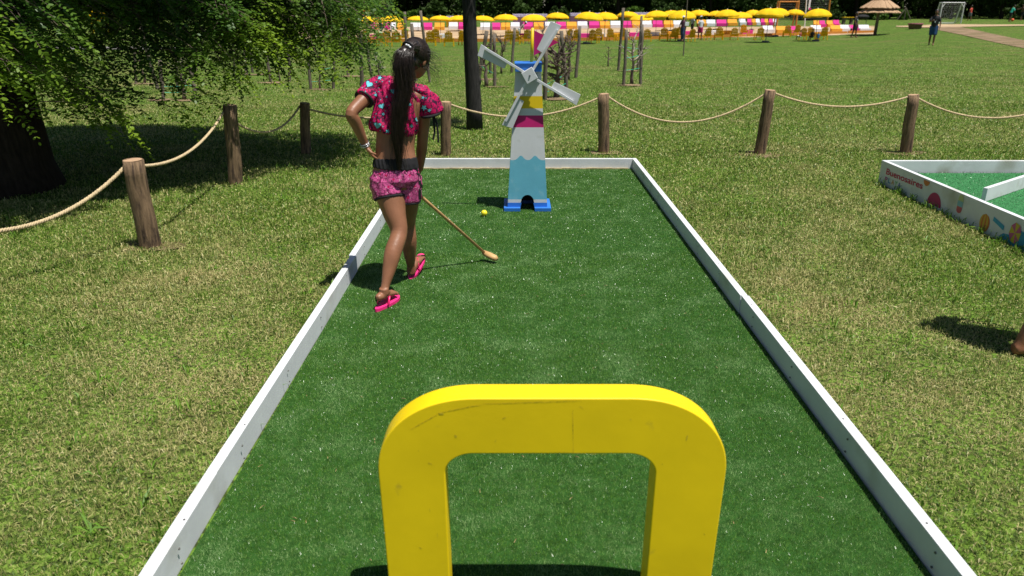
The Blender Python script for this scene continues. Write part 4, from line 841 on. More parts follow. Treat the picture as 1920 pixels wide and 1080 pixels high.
def wlab(kind, x, y):
    pxx = 960 + FPX * x / (y * .94 + .6); w_ = [l for a, l in LM if pxx >= a][-1]; k = (kind, w_); cnt[k] = cnt.get(k, 0) + 1; return kind + ' ' + w_, kind + ' ' + w_
rt = random.Random(3)
for row, (Y_, step, lift) in enumerate([(112, 6.5, 1.0), (119, 6.0, .6), (127, 6.5, .2)]):
    n = int(190 / step)
    for i in range(n):
        x = -95 + i * step + rt.uniform(-1.5, 1.5); y = Y_ + rt.uniform(-2.5, 2.5)
        lab, grp = wlab('dark leafy tree of the wood edge', x, y); o = thing('broadleaf_tree', (x, y, G(x, y)), lab, 'tree', grp, rt.random() * 6); sc_ = rt.uniform(.85, 1.25); o.scale = (sc_, sc_, sc_)
        c_ = link('crown', CM[rt.randint(0, 2)], o); c_.location = (0, 0, lift); link('trunk', tme, o)
for i in range(46):
    x = -88 + i * 3.9 + rt.uniform(-1, 1); y = 106 + rt.uniform(-1.5, 2.5)
    if rt.random() < .25: continue
    lab, grp = wlab('low green shrub at the wood edge', x, y); s_ = rt.uniform(.55, 1.25); k = rt.choice([0, 2, 1, 1]); o = link('shrub', SM[k]); o.location = (x, y, G(x, y) - .2); o.scale = (s_, s_, s_ * rt.uniform(.8, 1.3)); o.rotation_euler.z = rt.random() * 6; tag(o, lab, 'shrub', grp)
n = 26000; p = np.stack([RNG.uniform(-150, 150, n), RNG.uniform(131, 137, n), RNG.uniform(-.3, 13, n)], 1); nn = nrm(RNG.normal(0, 1, (n, 3))); a = nrm(np.cross(nn, RNG.normal(0, 1, (n, 3)))); b = np.cross(nn, a); s = RNG.uniform(.5, 1.1, n)[:, None]
tag(npmesh('far_wood', np.stack([p - a * s, p + b * s * .6, p + a * s, p - b * s * .6], 1).reshape(-1, 3), 4, M['leafdark']), 'dark mass of the wood far behind the park', 'wood', kind='stuff')
# ------------------------------------------------------------------ people
def rot_from(f, u):
    f = Vector(f).normalized(); u = (Vector(u) - f * Vector(u).dot(f)).normalized(); r = f.cross(u); return Matrix((r, f, u)).transposed()
def head_parts(mb, c, R, s):
    """c centre of the head, R columns right/forward/up, s = height of the head"""
    def q(x, y, z): return Vector(c) + R @ Vector((x * s, y * s, z * s))
    mb.ball(q(0, -.04, .10), (.335 * s, .42 * s, .40 * s), R, 18, 14); mb.ball(q(0, .06, -.14), (.27 * s, .33 * s, .34 * s), R, 16, 12); mb.ball(q(0, .17, -.33), (.15 * s, .14 * s, .12 * s), R, 12, 9)
    mb.loft([q(0, .36, .05), q(0, .42, -.06), q(0, .45, -.12), q(0, .38, -.15)], [.03 * s, .045 * s, .06 * s, .04 * s], 8)
    for x in (-1, 1): mb.ball(q(x * .335, -.03, -.04), (.035 * s, .07 * s, .12 * s), R, 8, 8); mb.ball(q(x * .14, .30, -.08), (.09 * s, .08 * s, .09 * s), R, 8, 8)
    mb.ball(q(0, .35, -.235), (.10 * s, .05 * s, .035 * s), R, 10, 8)
def eyes(o, c, R, s, off):
    for x in (-1, 1):
        e_ = MB(); e_.ball(Vector(c) + R @ Vector((x * .14 * s, .355 * s, .02 * s)) - off, (.05 * s, .03 * s, .03 * s), R, 8, 6); e_.build('eye', M['black'], o, smooth=True)
def hand_parts(mb, w_, d, nrm_, s, curl=.5, thumb=1, f=1.0):
    """w_ wrist, d pointing direction, nrm_ palm normal; s hand length"""
    d = Vector(d).normalized(); nv = Vector(nrm_); nv = (nv - d * nv.dot(d)).normalized(); a = d.cross(nv); w_ = Vector(w_)
    mb.loft([w_ - d * .02 * s, w_ + d * .2 * s, w_ + d * .48 * s], [(.15 * s, .11 * s), (.21 * s, .10 * s), (.22 * s, .075 * s)], 10, side=a)
    for k, (off, ln) in enumerate(((-.165, .40), (-.055, .46), (.055, .43), (.165, .33))):
        p_ = w_ + d * .44 * s + a * off * s; dd = d.copy(); pts = [p_]
        for j, seg in enumerate((.42, .32, .26)):
            dd = (dd + nv * curl * (.5 + .35 * j + .06 * k)).normalized(); pts.append(pts[-1] + dd * ln * seg * s)
        mb.loft(pts, [.056 * s, .052 * s, .047 * s, .038 * s], 7)
    p_ = w_ + d * .12 * s + a * (-.16 * s * thumb); dd = (d * .7 - a * thumb * .75 + nv * .25).normalized(); mb.loft([p_, p_ + dd * .2 * s, p_ + (dd + d * .6 + nv * curl).normalized() * .38 * s], [.075 * s, .06 * s, .045 * s], 7)
def simple_person(px_, feet, hpx, shirt, pants, label, face=0, step=.12, arms=(.1, .1), lean=0, sit=False, hat=None, skin=None, hair=None, shorts=True, Yd=None, bare=False, extra=None):
    B = at(px_, feet) if Yd is None else P(px_, feet, Yd); sc1 = 1477 / B.y; H = hpx / sc1; H = min(H, 1.9)
    o = thing('person', B, label, 'person', rz=face); s = H / 1.70; sk = skin or M['skin2']
    hipz = .88 * s if not sit else .42 * s; L_ = sin(lean); Cn = cos(lean)
    def up(t, x=0, y=0): return Vector((x * s, y * s + L_ * t * s, hipz + Cn * t * s))
    b = MB(); b.loft([up(-.06), up(.08), up(.25), up(.42), up(.53), up(.60)], [(.15 * s, .11 * s), (.14 * s, .10 * s), (.15 * s, .10 * s), (.18 * s, .10 * s), (.12 * s, .07 * s), (.055 * s, .055 * s)], 12, side=(1, 0, 0)); b.loft([up(.56), up(.66, 0, .02)], .05 * s, 8)
    hc = up(.72, 0, .03); R = Matrix.Rotation(-lean * .8, 3, 'X'); head_parts(b, hc, R, .225 * s)
    legs = []; pan = MB()
    for sx, st_ in ((-1, step), (1, -step)):
        hip = up(0, sx * .09)
        if sit: kn = hip + Vector((0, .42 * s, .08 * s)); an = kn + Vector((0, .12 * s, -.42 * s))
        else: kn = Vector((sx * .09 * s, hip.y + st_ * .55 * s + .03 * s, .47 * s)); an = Vector((sx * .09 * s, st_ * s - .02 * s, .08 * s))
        if lean > .5 and not sit: kn.y -= lean * .1 * s
        b.loft([hip, kn, kn.lerp(an, .35), an], [.085 * s, .055 * s, .055 * s, .036 * s], 10); b.loft([an + Vector((0, -.04 * s, -.035 * s)), an + Vector((0, .06 * s, -.03 * s)), an + Vector((0, .17 * s, -.055 * s))], [(.04 * s, .04 * s), (.045 * s, .035 * s), (.04 * s, .02 * s)], 8, side=(1, 0, 0))
        pan.loft([hip + Vector((0, 0, .06 * s)), hip.lerp(kn, .5), hip.lerp(kn, .92 if shorts else 1)] + ([] if shorts else [an]), [.115 * s, .105 * s, .095 * s] + ([] if shorts else [.06 * s]), 12)
    pan.loft([up(-.08), up(.07)], [(.165 * s, .125 * s), (.155 * s, .115 * s)], 12, side=(1, 0, 0))
    shm = MB(); shm.loft([up(.0), up(.1), up(.28), up(.43), up(.52), up(.56)], [(.165 * s, .125 * s), (.16 * s, .12 * s), (.165 * s, .12 * s), (.19 * s, .115 * s), (.13 * s, .085 * s), (.065 * s, .065 * s)], 14, side=(1, 0, 0))
    for sx, am in ((-1, arms[0]), (1, arms[1])):
        sh = up(.47, sx * .17); el = sh + Vector((sx * .08 * s, am * .25 * s, -.26 * s)) if not isinstance(am, tuple) else sh + Vector(am[0]) * s; wr = el + Vector((0, am * .3 * s + .05 * s, -.22 * s)) if not isinstance(am, tuple) else el + Vector(am[1]) * s
        b.loft([sh, el, wr], [.045 * s, .038 * s, .027 * s], 9); hand_parts(b, wr, wr - el, (-sx, 0, 0), .17 * s, .35, sx); shm.loft([sh + Vector((-sx * .04 * s, 0, .02 * s)), sh.lerp(el, .75)], [.06 * s, .065 * s], 10)
    bo = fused(b, 'body', sk, o, .013 * s, world=False); fused(pan, 'shorts' if shorts else 'trousers', pants, o, .016 * s, world=False)
    if not bare: so_ = fused(shm, 'shirt', shirt, o, .016 * s, world=False)
    hr = MB(); hr.ball(hc + R @ Vector((0, -.03 * s, .045 * s)), (.088 * s, .105 * s, .095 * s), R, 14, 10); hr.build('hair', hair or M['hair'], o, smooth=True); eyes(bo, hc, R, .225 * s, Vector((0, 0, 0)))
    if hat: ht = MB(); ht.ball(hc + R @ Vector((0, 0, .07 * s)), (.10 * s, .115 * s, .085 * s), R, 14, 8); ht.loft([hc + R @ Vector((0, .06 * s, .075 * s)), hc + R @ Vector((0, .20 * s, .06 * s))], [(.08 * s, .012 * s), (.05 * s, .008 * s)], 8, side=R @ Vector((1, 0, 0))); ht.build('cap', hat, o, smooth=True)
    if extra == 'print' and not bare:
        pr = MB(); pr.box((0.02 * s, .125 * s, 1.22 * s), (.16 * s, .012, .05 * s)); pr.box((.0, .128 * s, 1.15 * s), (.05 * s, .012, .10 * s)); pr.build('shirt_print', M['bwh'], so_)
    return o
bk_, nv_ = cloth((.012, .013, .016)), cloth((.015, .06, .17))
simple_person(1745, 85, 63, bk_, nv_, 'person in black T-shirt with white print and navy shorts, standing on the right lawn', face=pi * .85, step=.10, arms=(.1, ((.09, .12, -.22), (-.12, .2, .06))), extra='print', lean=.06)
simple_person(1600, 70.5, 45, bk_, bk_, 'person in black T-shirt and black shorts walking left of the thatched parasol', face=pi * 1.3, step=.13, extra='print')
simple_person(1817, 39, 27, cloth((.60, .08, .05)), cloth((.12, .12, .13)), 'person in orange-red shirt and grey shorts beside the white goal', face=.6, step=.14, Yd=96)
simple_person(1892, 41, 30, cloth((.02, .42, .30)), bk_, 'person in teal shirt and black shorts bending towards the orange ball', face=-pi / 2, step=.12, lean=.35, Yd=93)
simple_person(1914, 38.5, 28, cloth((.10, .05, .03)), bk_, 'person in brown top and dark shorts running at the orange ball', face=pi / 2 + .5, step=.28, lean=.15, arms=(((-.2, 0, -.15), (-.12, .1, .05)), ((.2, 0, -.12), (.15, .1, .0))), Yd=96)
Bq = at(1898, 40); mb = MB(); mb.ball((0, 0, .16), .17); o = mb.build('football', cloth((.75, .12, .03), .5), smooth=True); o.location = Bq; tag(o, 'orange football between the two players at the far right', 'ball')
wt_ = cloth((.62, .62, .66))
simple_person(1312, 74, 41, wt_, cloth((.45, .02, .13)), 'person in white shirt and magenta shorts standing among the parasols', face=.3, hat=M['bwh'], Yd=55)
simple_person(1297, 66, 37, cloth((.35, .36, .42)), bk_, 'person in grey shirt among the parasols, just left of the one in magenta shorts', face=2.0, Yd=60)
simple_person(1279, 76, 43, cloth((.10, .03, .06)), cloth((.03, .05, .14)), 'person in dark red shirt, navy trousers and white cap left of the marker stake', face=2.6, hat=M['bwh'], Yd=54, shorts=False)
simple_person(974, 74, 36, cloth((.30, .22, .20)), wt_, 'person in white cap bending forward on the sand left of the flag pole', face=-pi / 2, lean=.8, hat=M['bwh'], Yd=56)
simple_person(715, 66, 26, cloth((.05, .03, .10)), cloth((.03, .16, .35)), 'small person in dark shirt and blue shorts near the left benches', face=pi, Yd=62)
simple_person(1521, 77, 30, bk_, bk_, 'person in black sitting in a yellow chair near the right end of the row', face=0, sit=True, Yd=at(1521, 76).y - .0, lean=-.2)
simple_person(1533, 75.5, 20, cloth((.02, .15, .45)), cloth((.05, .12, .2)), 'child in bright blue sitting low beside the right chairs', face=-.5, sit=True, Yd=at(1533, 76).y)
simple_person(1500, 74, 22, cloth((.45, .08, .08)), wt_, 'child in red top sitting low left of the right chairs', face=1.0, sit=True, Yd=at(1500, 76).y)
# --- GIRL
# ------------------------------------------------------------------ the girl with the mallet
gb = P(745, 550, 4.25); gb.z = .008
girl = thing('person', gb, 'girl in magenta printed crop top and shorts with long dark ponytail, holding a mallet', 'person')
V = Vector
def csp(pts, rads, m=5):
    """Catmull-Rom through the joints so that limbs taper without a crease"""
    P_, R_ = [], []; n = len(pts)
    rr = [(x, x) if not isinstance(x, tuple) else x for x in rads]
    def cr(a, b, c, d, t): return .5 * ((2 * b) + (c - a) * t + (2 * a - 5 * b + 4 * c - d) * t * t + (3 * b - a - 3 * c + d) * t ** 3)
    for i in range(n - 1):
        q = [pts[max(i - 1, 0)], pts[i], pts[i + 1], pts[min(i + 2, n - 1)]]; s = [rr[max(i - 1, 0)], rr[i], rr[i + 1], rr[min(i + 2, n - 1)]]
        for k in range(m):
            t = k / m; P_.append(Vector([cr(q[0][j], q[1][j], q[2][j], q[3][j], t) for j in range(3)])); R_.append(tuple(cr(s[0][j], s[1][j], s[2][j], s[3][j], t) for j in (0, 1)))
    P_.append(pts[-1]); R_.append(rr[-1]); return P_, R_
YBK = 4.28
ctrl = [(743, 350, 4.30, .112, .092), (743, 330, 4.30, .134, .104), (742, 305, 4.30, .124, .092), (741, 280, 4.31, .113, .080), (742, 258, 4.32, .112, .078), (745, 228, 4.33, .118, .082), (747, 200, 4.34, .130, .082), (751, 178, 4.35, .132, .072), (757, 160, 4.355, .085, .055), (764, 147, 4.365, .042, .044), (772, 132, 4.39, .040, .042)]
body = MB(); SIDE = V((1, .10, -.10)).normalized()
tp = [P(a, b, c) for a, b, c, _, _ in ctrl]; tr_r = [(d_, e_) for *_, d_, e_ in ctrl]
body.loft(*csp(tp, tr_r), 24, side=SIDE)
# legs
hipL, kneeL, ankL = P(727, 345, 4.28), P(748, 436, 4.17), P(720, 546, 3.985)
hipR, kneeR, ankR = P(761, 345, 4.33), P(764, 420, 4.42), P(771, 506, 4.475)
def leg(h_, k_, a_, bow):
    c = k_.lerp(a_, .32) + bow
    body.loft(*csp([h_ + V((0, 0, .055)), h_ + V((0, 0, .02)), h_.lerp(k_, .25), h_.lerp(k_, .62), k_, c, k_.lerp(a_, .62) + bow * .4, a_ + (k_ - a_) * .12, a_], [.05, .088, .085, .067, .0495, .050, .040, .026, .024]), 24)
    body.ball(k_ + V((0, .018, -.004)), .036)
leg(hipL, kneeL, ankL, V((-.004, -.018, .0))); leg(hipR, kneeR, ankR, V((.002, -.016, 0)))
def foot(ank, heel, toe, upv):
    f_ = (toe - heel).normalized(); s_ = f_.cross(upv).normalized(); u_ = s_.cross(f_)
    body.loft([heel - f_ * .018 + u_ * .024, heel + u_ * .026, heel + f_ * .07 + u_ * .030, heel + f_ * .125 + u_ * .024, heel + f_ * .165 + u_ * .016], [(.012, .014), (.024, .023), (.029, .027), (.037, .022), (.038, .012)], 14, side=s_)
    body.loft([ank + V((0, 0, .02)), ank + V((0, 0, -.01)), heel + f_ * .03 + u_ * .02], [.028, .030, .028], 12)
    body.loft([ank + V((0, 0, -.005)), heel + f_ * .08 + u_ * .04, heel + f_ * .13 + u_ * .022], [(.028, .026), (.028, .02), (.03, .012)], 12, side=s_)
    for s2 in (-1, 1): body.ball(ank + s_ * s2 * .021 + V((0, 0, -.002)), .0095)
    for k in range(5):
        o_ = heel + f_ * (.160 - .004 * abs(k - 1)) + s_ * (-.030 + .0155 * k) * SGN + u_ * .012; L_ = (.036, .032, .029, .025, .021)[k]; body.loft([o_, o_ + f_ * L_ * .6 + u_ * .003, o_ + f_ * L_ - u_ * .002], [.0105 if k == 0 else .0078, .0100 if k == 0 else .0074, .007], 8)
# left sandal flat on the turf, heel of the foot lifted a little
hLs, tLs = at(704, 590), at(748, 558); SLd = (tLs - hLs); SLd.z = 0; SLd.normalize(); hLs = V((hLs.x, hLs.y, .03)) + SLd * .035
hRs = P(771, 517, 4.48); tRs = P(790, 478, 4.66); SRd = (tRs - hRs).normalized()
SGN = 1; foot(ankL, hLs + V((0, 0, .030)) + SLd * .012, hLs + SLd * .22 + V((0, 0, .004)), V((0, 0, 1)))
SGN = -1; foot(ankR, hRs + V((0, 0, .002)), tRs, V((0, -.2, 1)))
# arms
shL, elL, wrL = P(699, 168, 4.335), P(659, 212, 4.17), P(685, 272, 4.24)
shR, elR, wrR = P(797, 186, 4.375), P(792, 266, 4.40), P(787, 318, 4.47)
body.loft(*csp([tp[7] + V((-.04, 0, 0)), shL, shL.lerp(elL, .45), elL, elL.lerp(wrL, .3), wrL], [.050, .046, .040, .033, .034, .021]), 20)
body.loft(*csp([tp[7] + V((.05, 0, -.01)), shR, shR.lerp(elR, .45), elR, elR.lerp(wrR, .3), wrR], [.050, .046, .039, .032, .033, .021]), 20)
hand_parts(body, wrL, P(705, 300, 4.28) - wrL, V((.8, .2, .3)), .150, .45, -1)
hR = P(772, 350, 4.49)
hand_parts(body, wrR, hR - wrR, V((-.8, .1, -.3)), .150, .75, 1)
# head
hc = P(780, 112, 4.415); HR = rot_from(V((.52, .78, -.42)), V((.14, .10, 1))); HS = .215
head_parts(body, hc, HR, HS)
gbody = fused(body, 'body', M['skin'], girl, .0034, smooth=9)
eyes(gbody, hc, HR, HS, rootloc(girl))
# crop top: bodice and two flared sleeves, gathered
tb_ = MB()
def seg(pts, mbx, n=20, side=SIDE): mbx.loft([P(a, b, c) for a, b, c, _, _ in pts], [(d_, e_) for *_, d_, e_ in pts], n, side=side)
seg([(737, 247, 4.32, .134, .100), (738, 236, 4.32, .139, .104), (742, 215, 4.33, .132, .098), (746, 192, 4.34, .130, .090), (752, 172, 4.35, .128, .078), (755, 163, 4.352, .098, .064), (757, 158, 4.355, .075, .056)], tb_, 28, side=V((1, .1, -.16)).normalized())
tb_.loft([P(737, 160, 4.35), P(712, 158, 4.345), shL + (elL - shL) * .06 + V((0, 0, .01)), shL.lerp(elL, .40)], [(.045, .045), (.050, .050), (.053, .051), (.057, .053)], 18)
tb_.loft([P(772, 172, 4.36), P(790, 176, 4.37), P(803, 192, 4.37), P(808, 212, 4.375)], [(.047, .047), (.050, .052), (.054, .062), (.061, .074)], 18)
ctr_top = P(742, 200, 4.34)
def gather(co, no):
    dx = co[:, 0] - ctr_top.x; dy = co[:, 1] - ctr_top.y; an = np.arctan2(dy, dx); z = co[:, 2]
    d_ = .0035 * np.sin(an * 17 + 7 * np.sin(z * 11) + 2 * np.sin(z * 31)) + .0045 * np.sin(an * 7 + z * 28 + 1.5 * np.sin(z * 19)) + .002 * np.sin(an * 31 + z * 9)
    return co + no * d_[:, None]
topo = fused(tb_, 'crop_top', M['top'], girl, .005, smooth=3, deform=gather)
from mathutils.bvhtree import BVHTree
def bvh_of(o):
    off = rootloc(o); me = o.data; return BVHTree.FromPolygons([v.co + off for v in me.vertices], [tuple(p_.vertices) for p_ in me.polygons])
CAMV = V((0, 0, CAMH))
def on_surface(bv, px_, py_, lift=.0016):
    d = ray(px_, py_).normalized(); h = bv.ray_cast(CAMV, d)
    return (h[0] + h[1] * lift) if h[0] is not None else None
bt = bvh_of(topo); hm = MB(); hk = MB()
def motif(px_, py_, sz, rot_, kind):
    n = 22; out_ = []
    for k in range(n):
        t = 2 * pi * k / n
        if kind == 'h': x = 16 * sin(t) ** 3 / 16; y = -(13 * cos(t) - 5 * cos(2 * t) - 2 * cos(3 * t) - cos(4 * t)) / 16
        else: rr = .75 + .3 * cos(5 * t); x, y = rr * cos(t), rr * sin(t)
        out_.append((x * sz * cos(rot_) - y * sz * sin(rot_), x * sz * sin(rot_) + y * sz * cos(rot_)))
    for sc2, mbx, lf in ((1.2, hk, .0012), (1.0, hm, .0020)):
        vs = []; c0 = on_surface(bt, px_, py_, lf)
        if c0 is None: return
        for f in (.55, 1.0):
            for x, y in out_:
                q = on_surface(bt, px_ + x * sc2 * f, py_ + y * sc2 * f, lf); vs.append(q if q is not None and (q - c0).length < .06 else c0)
        vs.append(c0); fs = [(k, (k + 1) % n, n + (k + 1) % n, n + k) for k in range(n)] + [(2 * n, (k + 1) % n, k) for k in range(n)]
        mbx.add(vs, fs)
for a in [(708.5, 235, 6.5, .2, 'h'), (716, 199, 5.5, -.3, 'h'), (692, 158, 6.5, .5, 'h'), (737, 171, 5, -.2, 'h'), (712, 146, 4, 0, 'f'), (795, 202, 5.5, .4, 'f'), (805, 207, 3.5, 0, 'f'), (719, 214, 3, 0, 'f'), (727, 246, 4, 0, 'f'), (782, 224, 4, .2, 'h'), (768, 196, 3.5, 0, 'f'), (793, 183, 3, 0, 'f'), (771, 236, 3.5, 0, 'f'), (704, 178, 3, 0, 'f'), (725, 182, 2.5, 0, 'f')]: motif(*a)
merge_into(topo, hk, M['trim']); merge_into(topo, hm, M['heart'])
# black trims: rings
tr = MB()
def ring(c_, ax, rx, ry, side, h_=.008, t=.003):
    ax = ax.normalized(); s_ = (side - ax * side.dot(ax)).normalized(); tr.loft([c_ - ax * h_, c_ + ax * h_], [(rx + t, ry + t), (rx + t, ry + t)], 26, side=s_)
ring(shL.lerp(elL, .41), elL - shL, .058, .054, V((1, 0, 0)), .007); fused(tr, 'sleeve_trim', M['trim'], topo, .004, smooth=1); tr = MB(); ring(P(808.4, 214, 4.375), P(808, 212, 4.375) - P(803, 192, 4.37), .059, .072, V((1, 0, 0)), .007)

fused(tr, 'sleeve_trim', M['trim'], topo, .004, smooth=1)
rb_ = MB()
for dx in (0, 5): rb_.loft([P(812, 214, 4.36), P(814 + dx, 232, 4.35), P(815 + dx * 1.2, 248, 4.35), P(812 + dx * 2, 262 + dx, 4.35)], [(.006, .0015)] * 4, 6, side=V((1, 0, 0)))
rb_.build('ribbon', M['trim'], topo, world=True)
# shorts
sh_ = MB(); seg([(743, 346, 4.30, .110, .100), (743, 334, 4.30, .140, .118), (743, 322, 4.30, .137, .112), (743, 314, 4.30, .129, .101), (742, 306, 4.30, .124, .093)], sh_, 28)
sh_.loft([hipL + V((.006, 0, .072)), hipL + V((.002, 0, .055)), hipL + V((-.002, 0, .03)), hipL + V((-.003, 0, 0)), P(731, 369, 4.255)], [.045, .082, .1005, .1025, .096], 22); sh_.loft([hipR + V((-.004, 0, .072)), hipR + V((-.001, 0, .055)), hipR + V((0, 0, .03)), hipR + V((.0, 0, 0)), P(760, 374, 4.33)], [.045, .082, .0985, .100, .094], 22)
cs = P(743, 340, 4.3)
def crease(co, no):
    an = np.arctan2(co[:, 1] - cs.y, co[:, 0] - cs.x); z = co[:, 2]
    d_ = .0018 * np.sin(z * 95 + 5 * np.sin(an * 3)) * (1 + np.sin(an * 4)) * .6 + .0012 * np.sin(an * 15 + z * 30)
    return co + no * d_[:, None]
sho = fused(sh_, 'shorts', M['short'], girl, .005, smooth=3, deform=crease)
wb = MB(); seg([(742, 313, 4.30, .136, .107), (742, 304, 4.30, .131, .101), (741.5, 295, 4.302, .124, .092)], wb, 30); fused(wb, 'waistband', M['trim'], sho, .004, smooth=3, deform=lambda co, no: co + no * (.0018 * np.sin(co[:, 0] * 260 + co[:, 2] * 60))[:, None])
tr = MB(); ring(P(731.5, 370.5, 4.255), P(731.5, 370.5, 4.255) - hipL, .0935, .0935, V((1, 0, 0)), .006); fused(tr, 'leg_trim', M['trim'], sho, .004, smooth=1); tr = MB(); ring(P(760, 375.5, 4.33), P(760, 375.5, 4.33) - hipR, .0905, .0905, V((1, 0, 0)), .006)
fused(tr, 'leg_trim', M['trim'], sho, .004, smooth=1)
st_ = MB(); bs = bvh_of(sho); lp = []
for k in range(15):
    y = 313 + k * 4.3
    for x0 in (792, 789, 786, 783, 780, 777, 774):
        q = on_surface(bs, x0, y, .002)
        if q is not None: lp.append((q, on_surface(bs, x0 - 4.5, y, .002) or q)); break
if len(lp) > 2: st_.add([v for pr in lp for v in pr], [(2 * i, 2 * i + 1, 2 * i + 3, 2 * i + 2) for i in range(len(lp) - 1)]); st_.build('side_stripe', M['trim'], sho, world=True, recalc=False)
# sandals
def sandal(heel, d, upv, s):
    d = d.normalized(); sd_ = d.cross(upv).normalized(); u_ = sd_.cross(d); n = 32; L_ = .250
    def outline(f):
        pts = []
        for k in range(n):
            t = 2 * pi * k / n; y = -cos(t); wv = (.034 + .011 * y + .004 * s * y) * abs(sin(t)) ** .8 * (1 if sin(t) > 0 else -1); pts.append(heel + d * (-.030 + L_ * (.5 + .5 * y)) + sd_ * (wv * 1.12 * f))
        return pts
    mb = MB(); a = outline(1); vs = [p_ - u_ * .020 for p_ in a] + [p_ - u_ * .002 for p_ in a] + [p_ for p_ in outline(.93)]; fs = [tuple(reversed(range(n)))] + [(r_ * n + k, r_ * n + (k + 1) % n, (r_ + 1) * n + (k + 1) % n, (r_ + 1) * n + k) for r_ in range(2) for k in range(n)] + [tuple(range(2 * n, 3 * n))]
    mb.add(vs, fs); so2 = mb.build('sandal', M['pink'], girl, world=True)
    sb = MB(); toe = heel + d * .155
    for s2 in (-1, 1): a0 = heel + d * .050 + sd_ * s2 * .038 - u_ * .002; sb.loft([a0, a0 + d * .03 + u_ * .036 - sd_ * s2 * .008, heel + d * .115 + u_ * .050 + sd_ * s2 * .012, toe + u_ * .026], [(.006, .0025), (.006, .0025), (.006, .0025), (.004, .003)], 8)
    sb.loft([toe + u_ * .028, toe], .004, 8); sb.build('strap', M['pinkstrap'], so2, world=True, smooth=True)
sandal(hLs, SLd, V((0, 0, 1)), 1); sandal(hRs, SRd, V((0, -.2, 1)), -1)
# bracelet
br_ = MB(); ad = (wrL - elL).normalized(); c_ = wrL - ad * .012; u_ = ad.cross(V((0, 0, 1))).normalized(); v_ = ad.cross(u_)
for o_ in (0, .012): br_.loft([c_ + ad * o_ + (u_ * cos(t) + v_ * sin(t)) * .0255 for t in np.linspace(0, 2 * pi, 25)], .0035, 6)
br_.build('bracelet', M['silver'], gbody, world=True, smooth=True)
# hair: scalp cap, ponytail core and strands
def hq(x, y, z): return hc + HR @ V((x * HS, y * HS, z * HS))
hcap = MB(); hcap.ball(hq(0, -.075, .115), (.372 * HS, .445 * HS, .435 * HS), HR, 22, 16); hcap.ball(hq(0, -.22, -.10), (.32 * HS, .26 * HS, .30 * HS), HR, 18, 12)
tie = P(765, 88, 4.285)
hcap.loft([hq(0, -.2, .2), tie + V((.015, .03, 0)), tie], [.06, .04, .026], 14)
hdir = tie
def strands_deform(co, no):
    r = co - np.array(hdir); an = np.arctan2(r[:, 2], r[:, 0] + r[:, 1] * .5); return co + no * (.0011 * np.sin(an * 60) + .0012 * np.sin(an * 23))[:, None]
hairo = fused(hcap, 'hair', M['hair'], girl, .0032, smooth=4, deform=strands_deform)
PT = [(765, 88, 4.275, 11, .026), (757, 97, 4.235, 14, .034), (754, 120, 4.215, 17, .040), (757, 148, 4.215, 17, .040), (758, 172, 4.212, 15.5, .036), (751, 198, 4.205, 14.5, .034), (747, 222, 4.20, 13, .030), (745, 250, 4.195, 10.5, .026), (747, 275, 4.195, 8, .020), (748, 298, 4.195, 5, .014), (749, 318, 4.195, 2.5, .008)]
pc = [P(a, b, c) for a, b, c, _, _ in PT]; prx = [d_ * .86 / 330 for *_, d_, _ in PT]; pry = [e_ for *_, e_ in PT]
core = MB(); core.loft(pc, [(a * .82, b * .7) for a, b in zip(prx, pry)], 18, side=V((1, 0, 0)))
pony = core.build('ponytail', M['hair'], girl, world=True, smooth=True)
def lerp_list(L_, t):
    k = min(int(t), len(L_) - 2); f = t - k; return L_[k] * (1 - f) + L_[k + 1] * f if not isinstance(L_[k], Vector) else L_[k].lerp(L_[k + 1], f)
stm = MB(); rh = random.Random(11)
for i in range(620):
    a0 = rh.uniform(0, 2 * pi); rr = rh.uniform(.72, 1.08) if rh.random() < .9 else rh.uniform(1.05, 1.5); ph = rh.uniform(0, 6); end = rh.uniform(6.5, 10) if rh.random() < .8 else rh.uniform(9.5, 10); pts = []
    wf = rh.uniform(.8, 2.6); am = rh.uniform(.002, .009); n_ = 17
    for k in range(n_):
        t = end * k / (n_ - 1); c0 = lerp_list(pc, t); fx, fy = lerp_list(prx, t), lerp_list(pry, t); g_ = 1 if k > 2 else .8 + .1 * k
        pts.append(c0 + V((cos(a0) * fx * rr * g_ + am * sin(wf * t + ph), sin(a0) * fy * rr * g_ + am * cos(wf * t * 1.3 + ph), 0)))
    stm.loft(pts, [.0011 * (1 - .5 * k / (n_ - 1)) for k in range(n_)], 3, cap=False)
# fine hairs over the scalp to the tie
for i in range(520):
    th = rh.uniform(-1.15, 1.15) * 1.25; el = rh.uniform(-.35, 1.35); d0 = V((sin(th) * cos(el), cos(th) * cos(el) * .9, sin(el))); d0 = V((d0.x * .376, d0.y * .45, d0.z * .44)); p0 = hc + HR @ (V((0, -.075, .115)) * HS + d0 * HS); pts = []
    ce = hc + HR @ (V((0, -.085, .11)) * HS)
    for k in range(9):
        t = k / 8; q = p0.lerp(tie + V((rh.gauss(0, .004), 0, rh.gauss(0, .004))), t); v_ = q - ce; l_ = HR.transposed() @ v_; e_ = sqrt((l_.x / (.376 * HS)) ** 2 + (l_.y / (.45 * HS)) ** 2 + (l_.z / (.44 * HS)) ** 2)
        if e_ < 1.0 and t < .92: q = ce + v_ / max(e_, .3) * 1.006
        pts.append(q)
    stm.loft(pts, .0009, 3, cap=False)
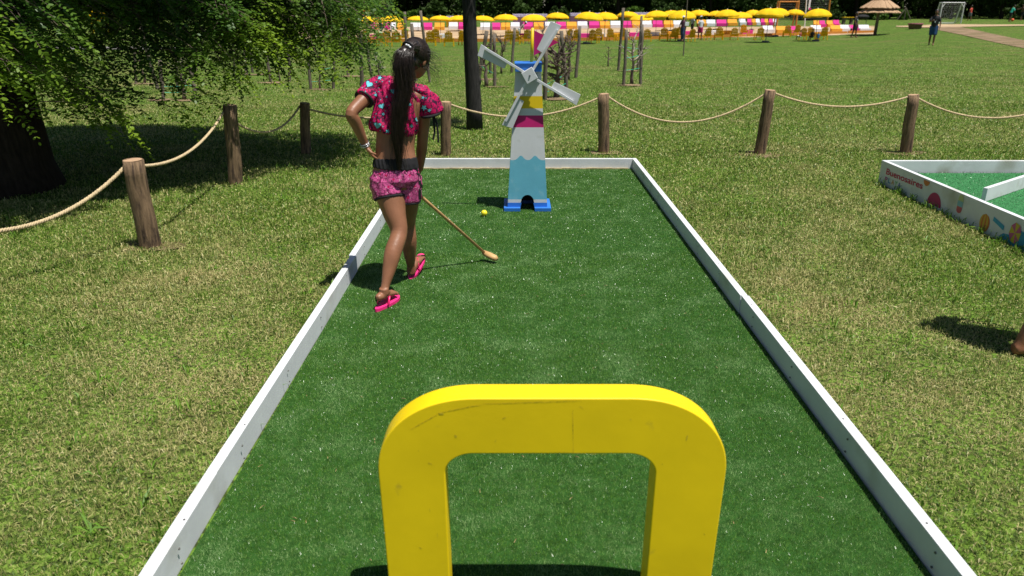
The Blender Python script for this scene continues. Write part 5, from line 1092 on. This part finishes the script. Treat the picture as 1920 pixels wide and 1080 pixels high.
# wisps
for i in range(70):
    s0 = hq(rh.uniform(.25, .36), rh.uniform(-.1, .25), rh.uniform(-.2, .35)); d0 = V((rh.uniform(.01, .09), rh.uniform(-.02, .04), rh.uniform(-.09, .015))) * (1 if i < 40 else .6); b0 = V((rh.uniform(.0, .05), 0, rh.uniform(-.03, .03)))
    stm.loft([s0, s0 + d0 * .35 + b0 * .5, s0 + d0 * .7 + b0 * .6, s0 + d0 * 1.1 + V((0, 0, -.03))], [.0008, .0007, .0005, .0004], 3, cap=False)
for i in range(60):
    k = rh.uniform(1, 8); c0 = lerp_list(pc, k); s_ = rh.choice((-1, 1)); s0 = c0 + V((s_ * lerp_list(prx, k), -.01, 0)); stm.loft([s0, s0 + V((s_ * rh.uniform(.002, .02), 0, -.05)), s0 + V((s_ * rh.uniform(.0, .035), 0, -.11)), s0 + V((s_ * rh.uniform(-.01, .03), 0, -.17))], [.0008, .0008, .0006, .0004], 3, cap=False)
stm.build('strands', M['hair'], pony, world=True, recalc=False, smooth=True)
tm = MB(); axd = (pc[1] - pc[0]).normalized(); u_ = axd.cross(V((0, 1, 0))).normalized(); v_ = axd.cross(u_); tm.loft([tie + (u_ * cos(t) + v_ * sin(t)) * .030 for t in np.linspace(0, 2 * pi, 25)], .006, 8); tio = tm.build('hair_tie', M['trim'], pony, world=True, smooth=True)
bd = MB()
for x, y in ((762, 84), (769, 88.5), (766, 85.5)): bd.ball(P(x, y, 4.235), .0062)
bd.build('hair_beads', M['bwh'], tio, world=True, smooth=True)
# ------------------------------------------------------------------ mallet
A = P(911, 476, 4.82); Bm = P(777, 357, 4.46); dm = (A - Bm).normalized(); mal = thing('mallet', A, 'pale wooden croquet mallet held by the girl, its head just above the turf', 'mallet')
mb = MB(); mb.loft([Bm - dm * .14, Bm, A], [.0105, .0105, .0098], 12); mb.build('handle', M['lightwood'], mal, world=True, smooth=True)
e1, e2 = P(906, 473, 4.83), P(932, 486, 4.76); dd = (e2 - e1).normalized(); mb = MB(); mb.loft([e1 - dd * .006, e1 + dd * .002, e1 + dd * .05, e2 - dd * .02, e2], [(.010, .010), (.017, .017), (.026, .021), (.026, .021), (.014, .012)], 16, side=dd.cross(V((0, 0, 1))).normalized()); mb.build('mallet_head', M['lightwood'], mal, world=True, smooth=True)
# ------------------------------------------------------------------ child at the right edge (mostly outside the frame)
simple_person(1944, 655, 600, cloth((.5, .05, .12)), cloth((.05, .08, .2)), 'child mostly outside the right edge, one brown lower leg and foot in view', face=-pi / 2, step=.16, skin=M['skin'])
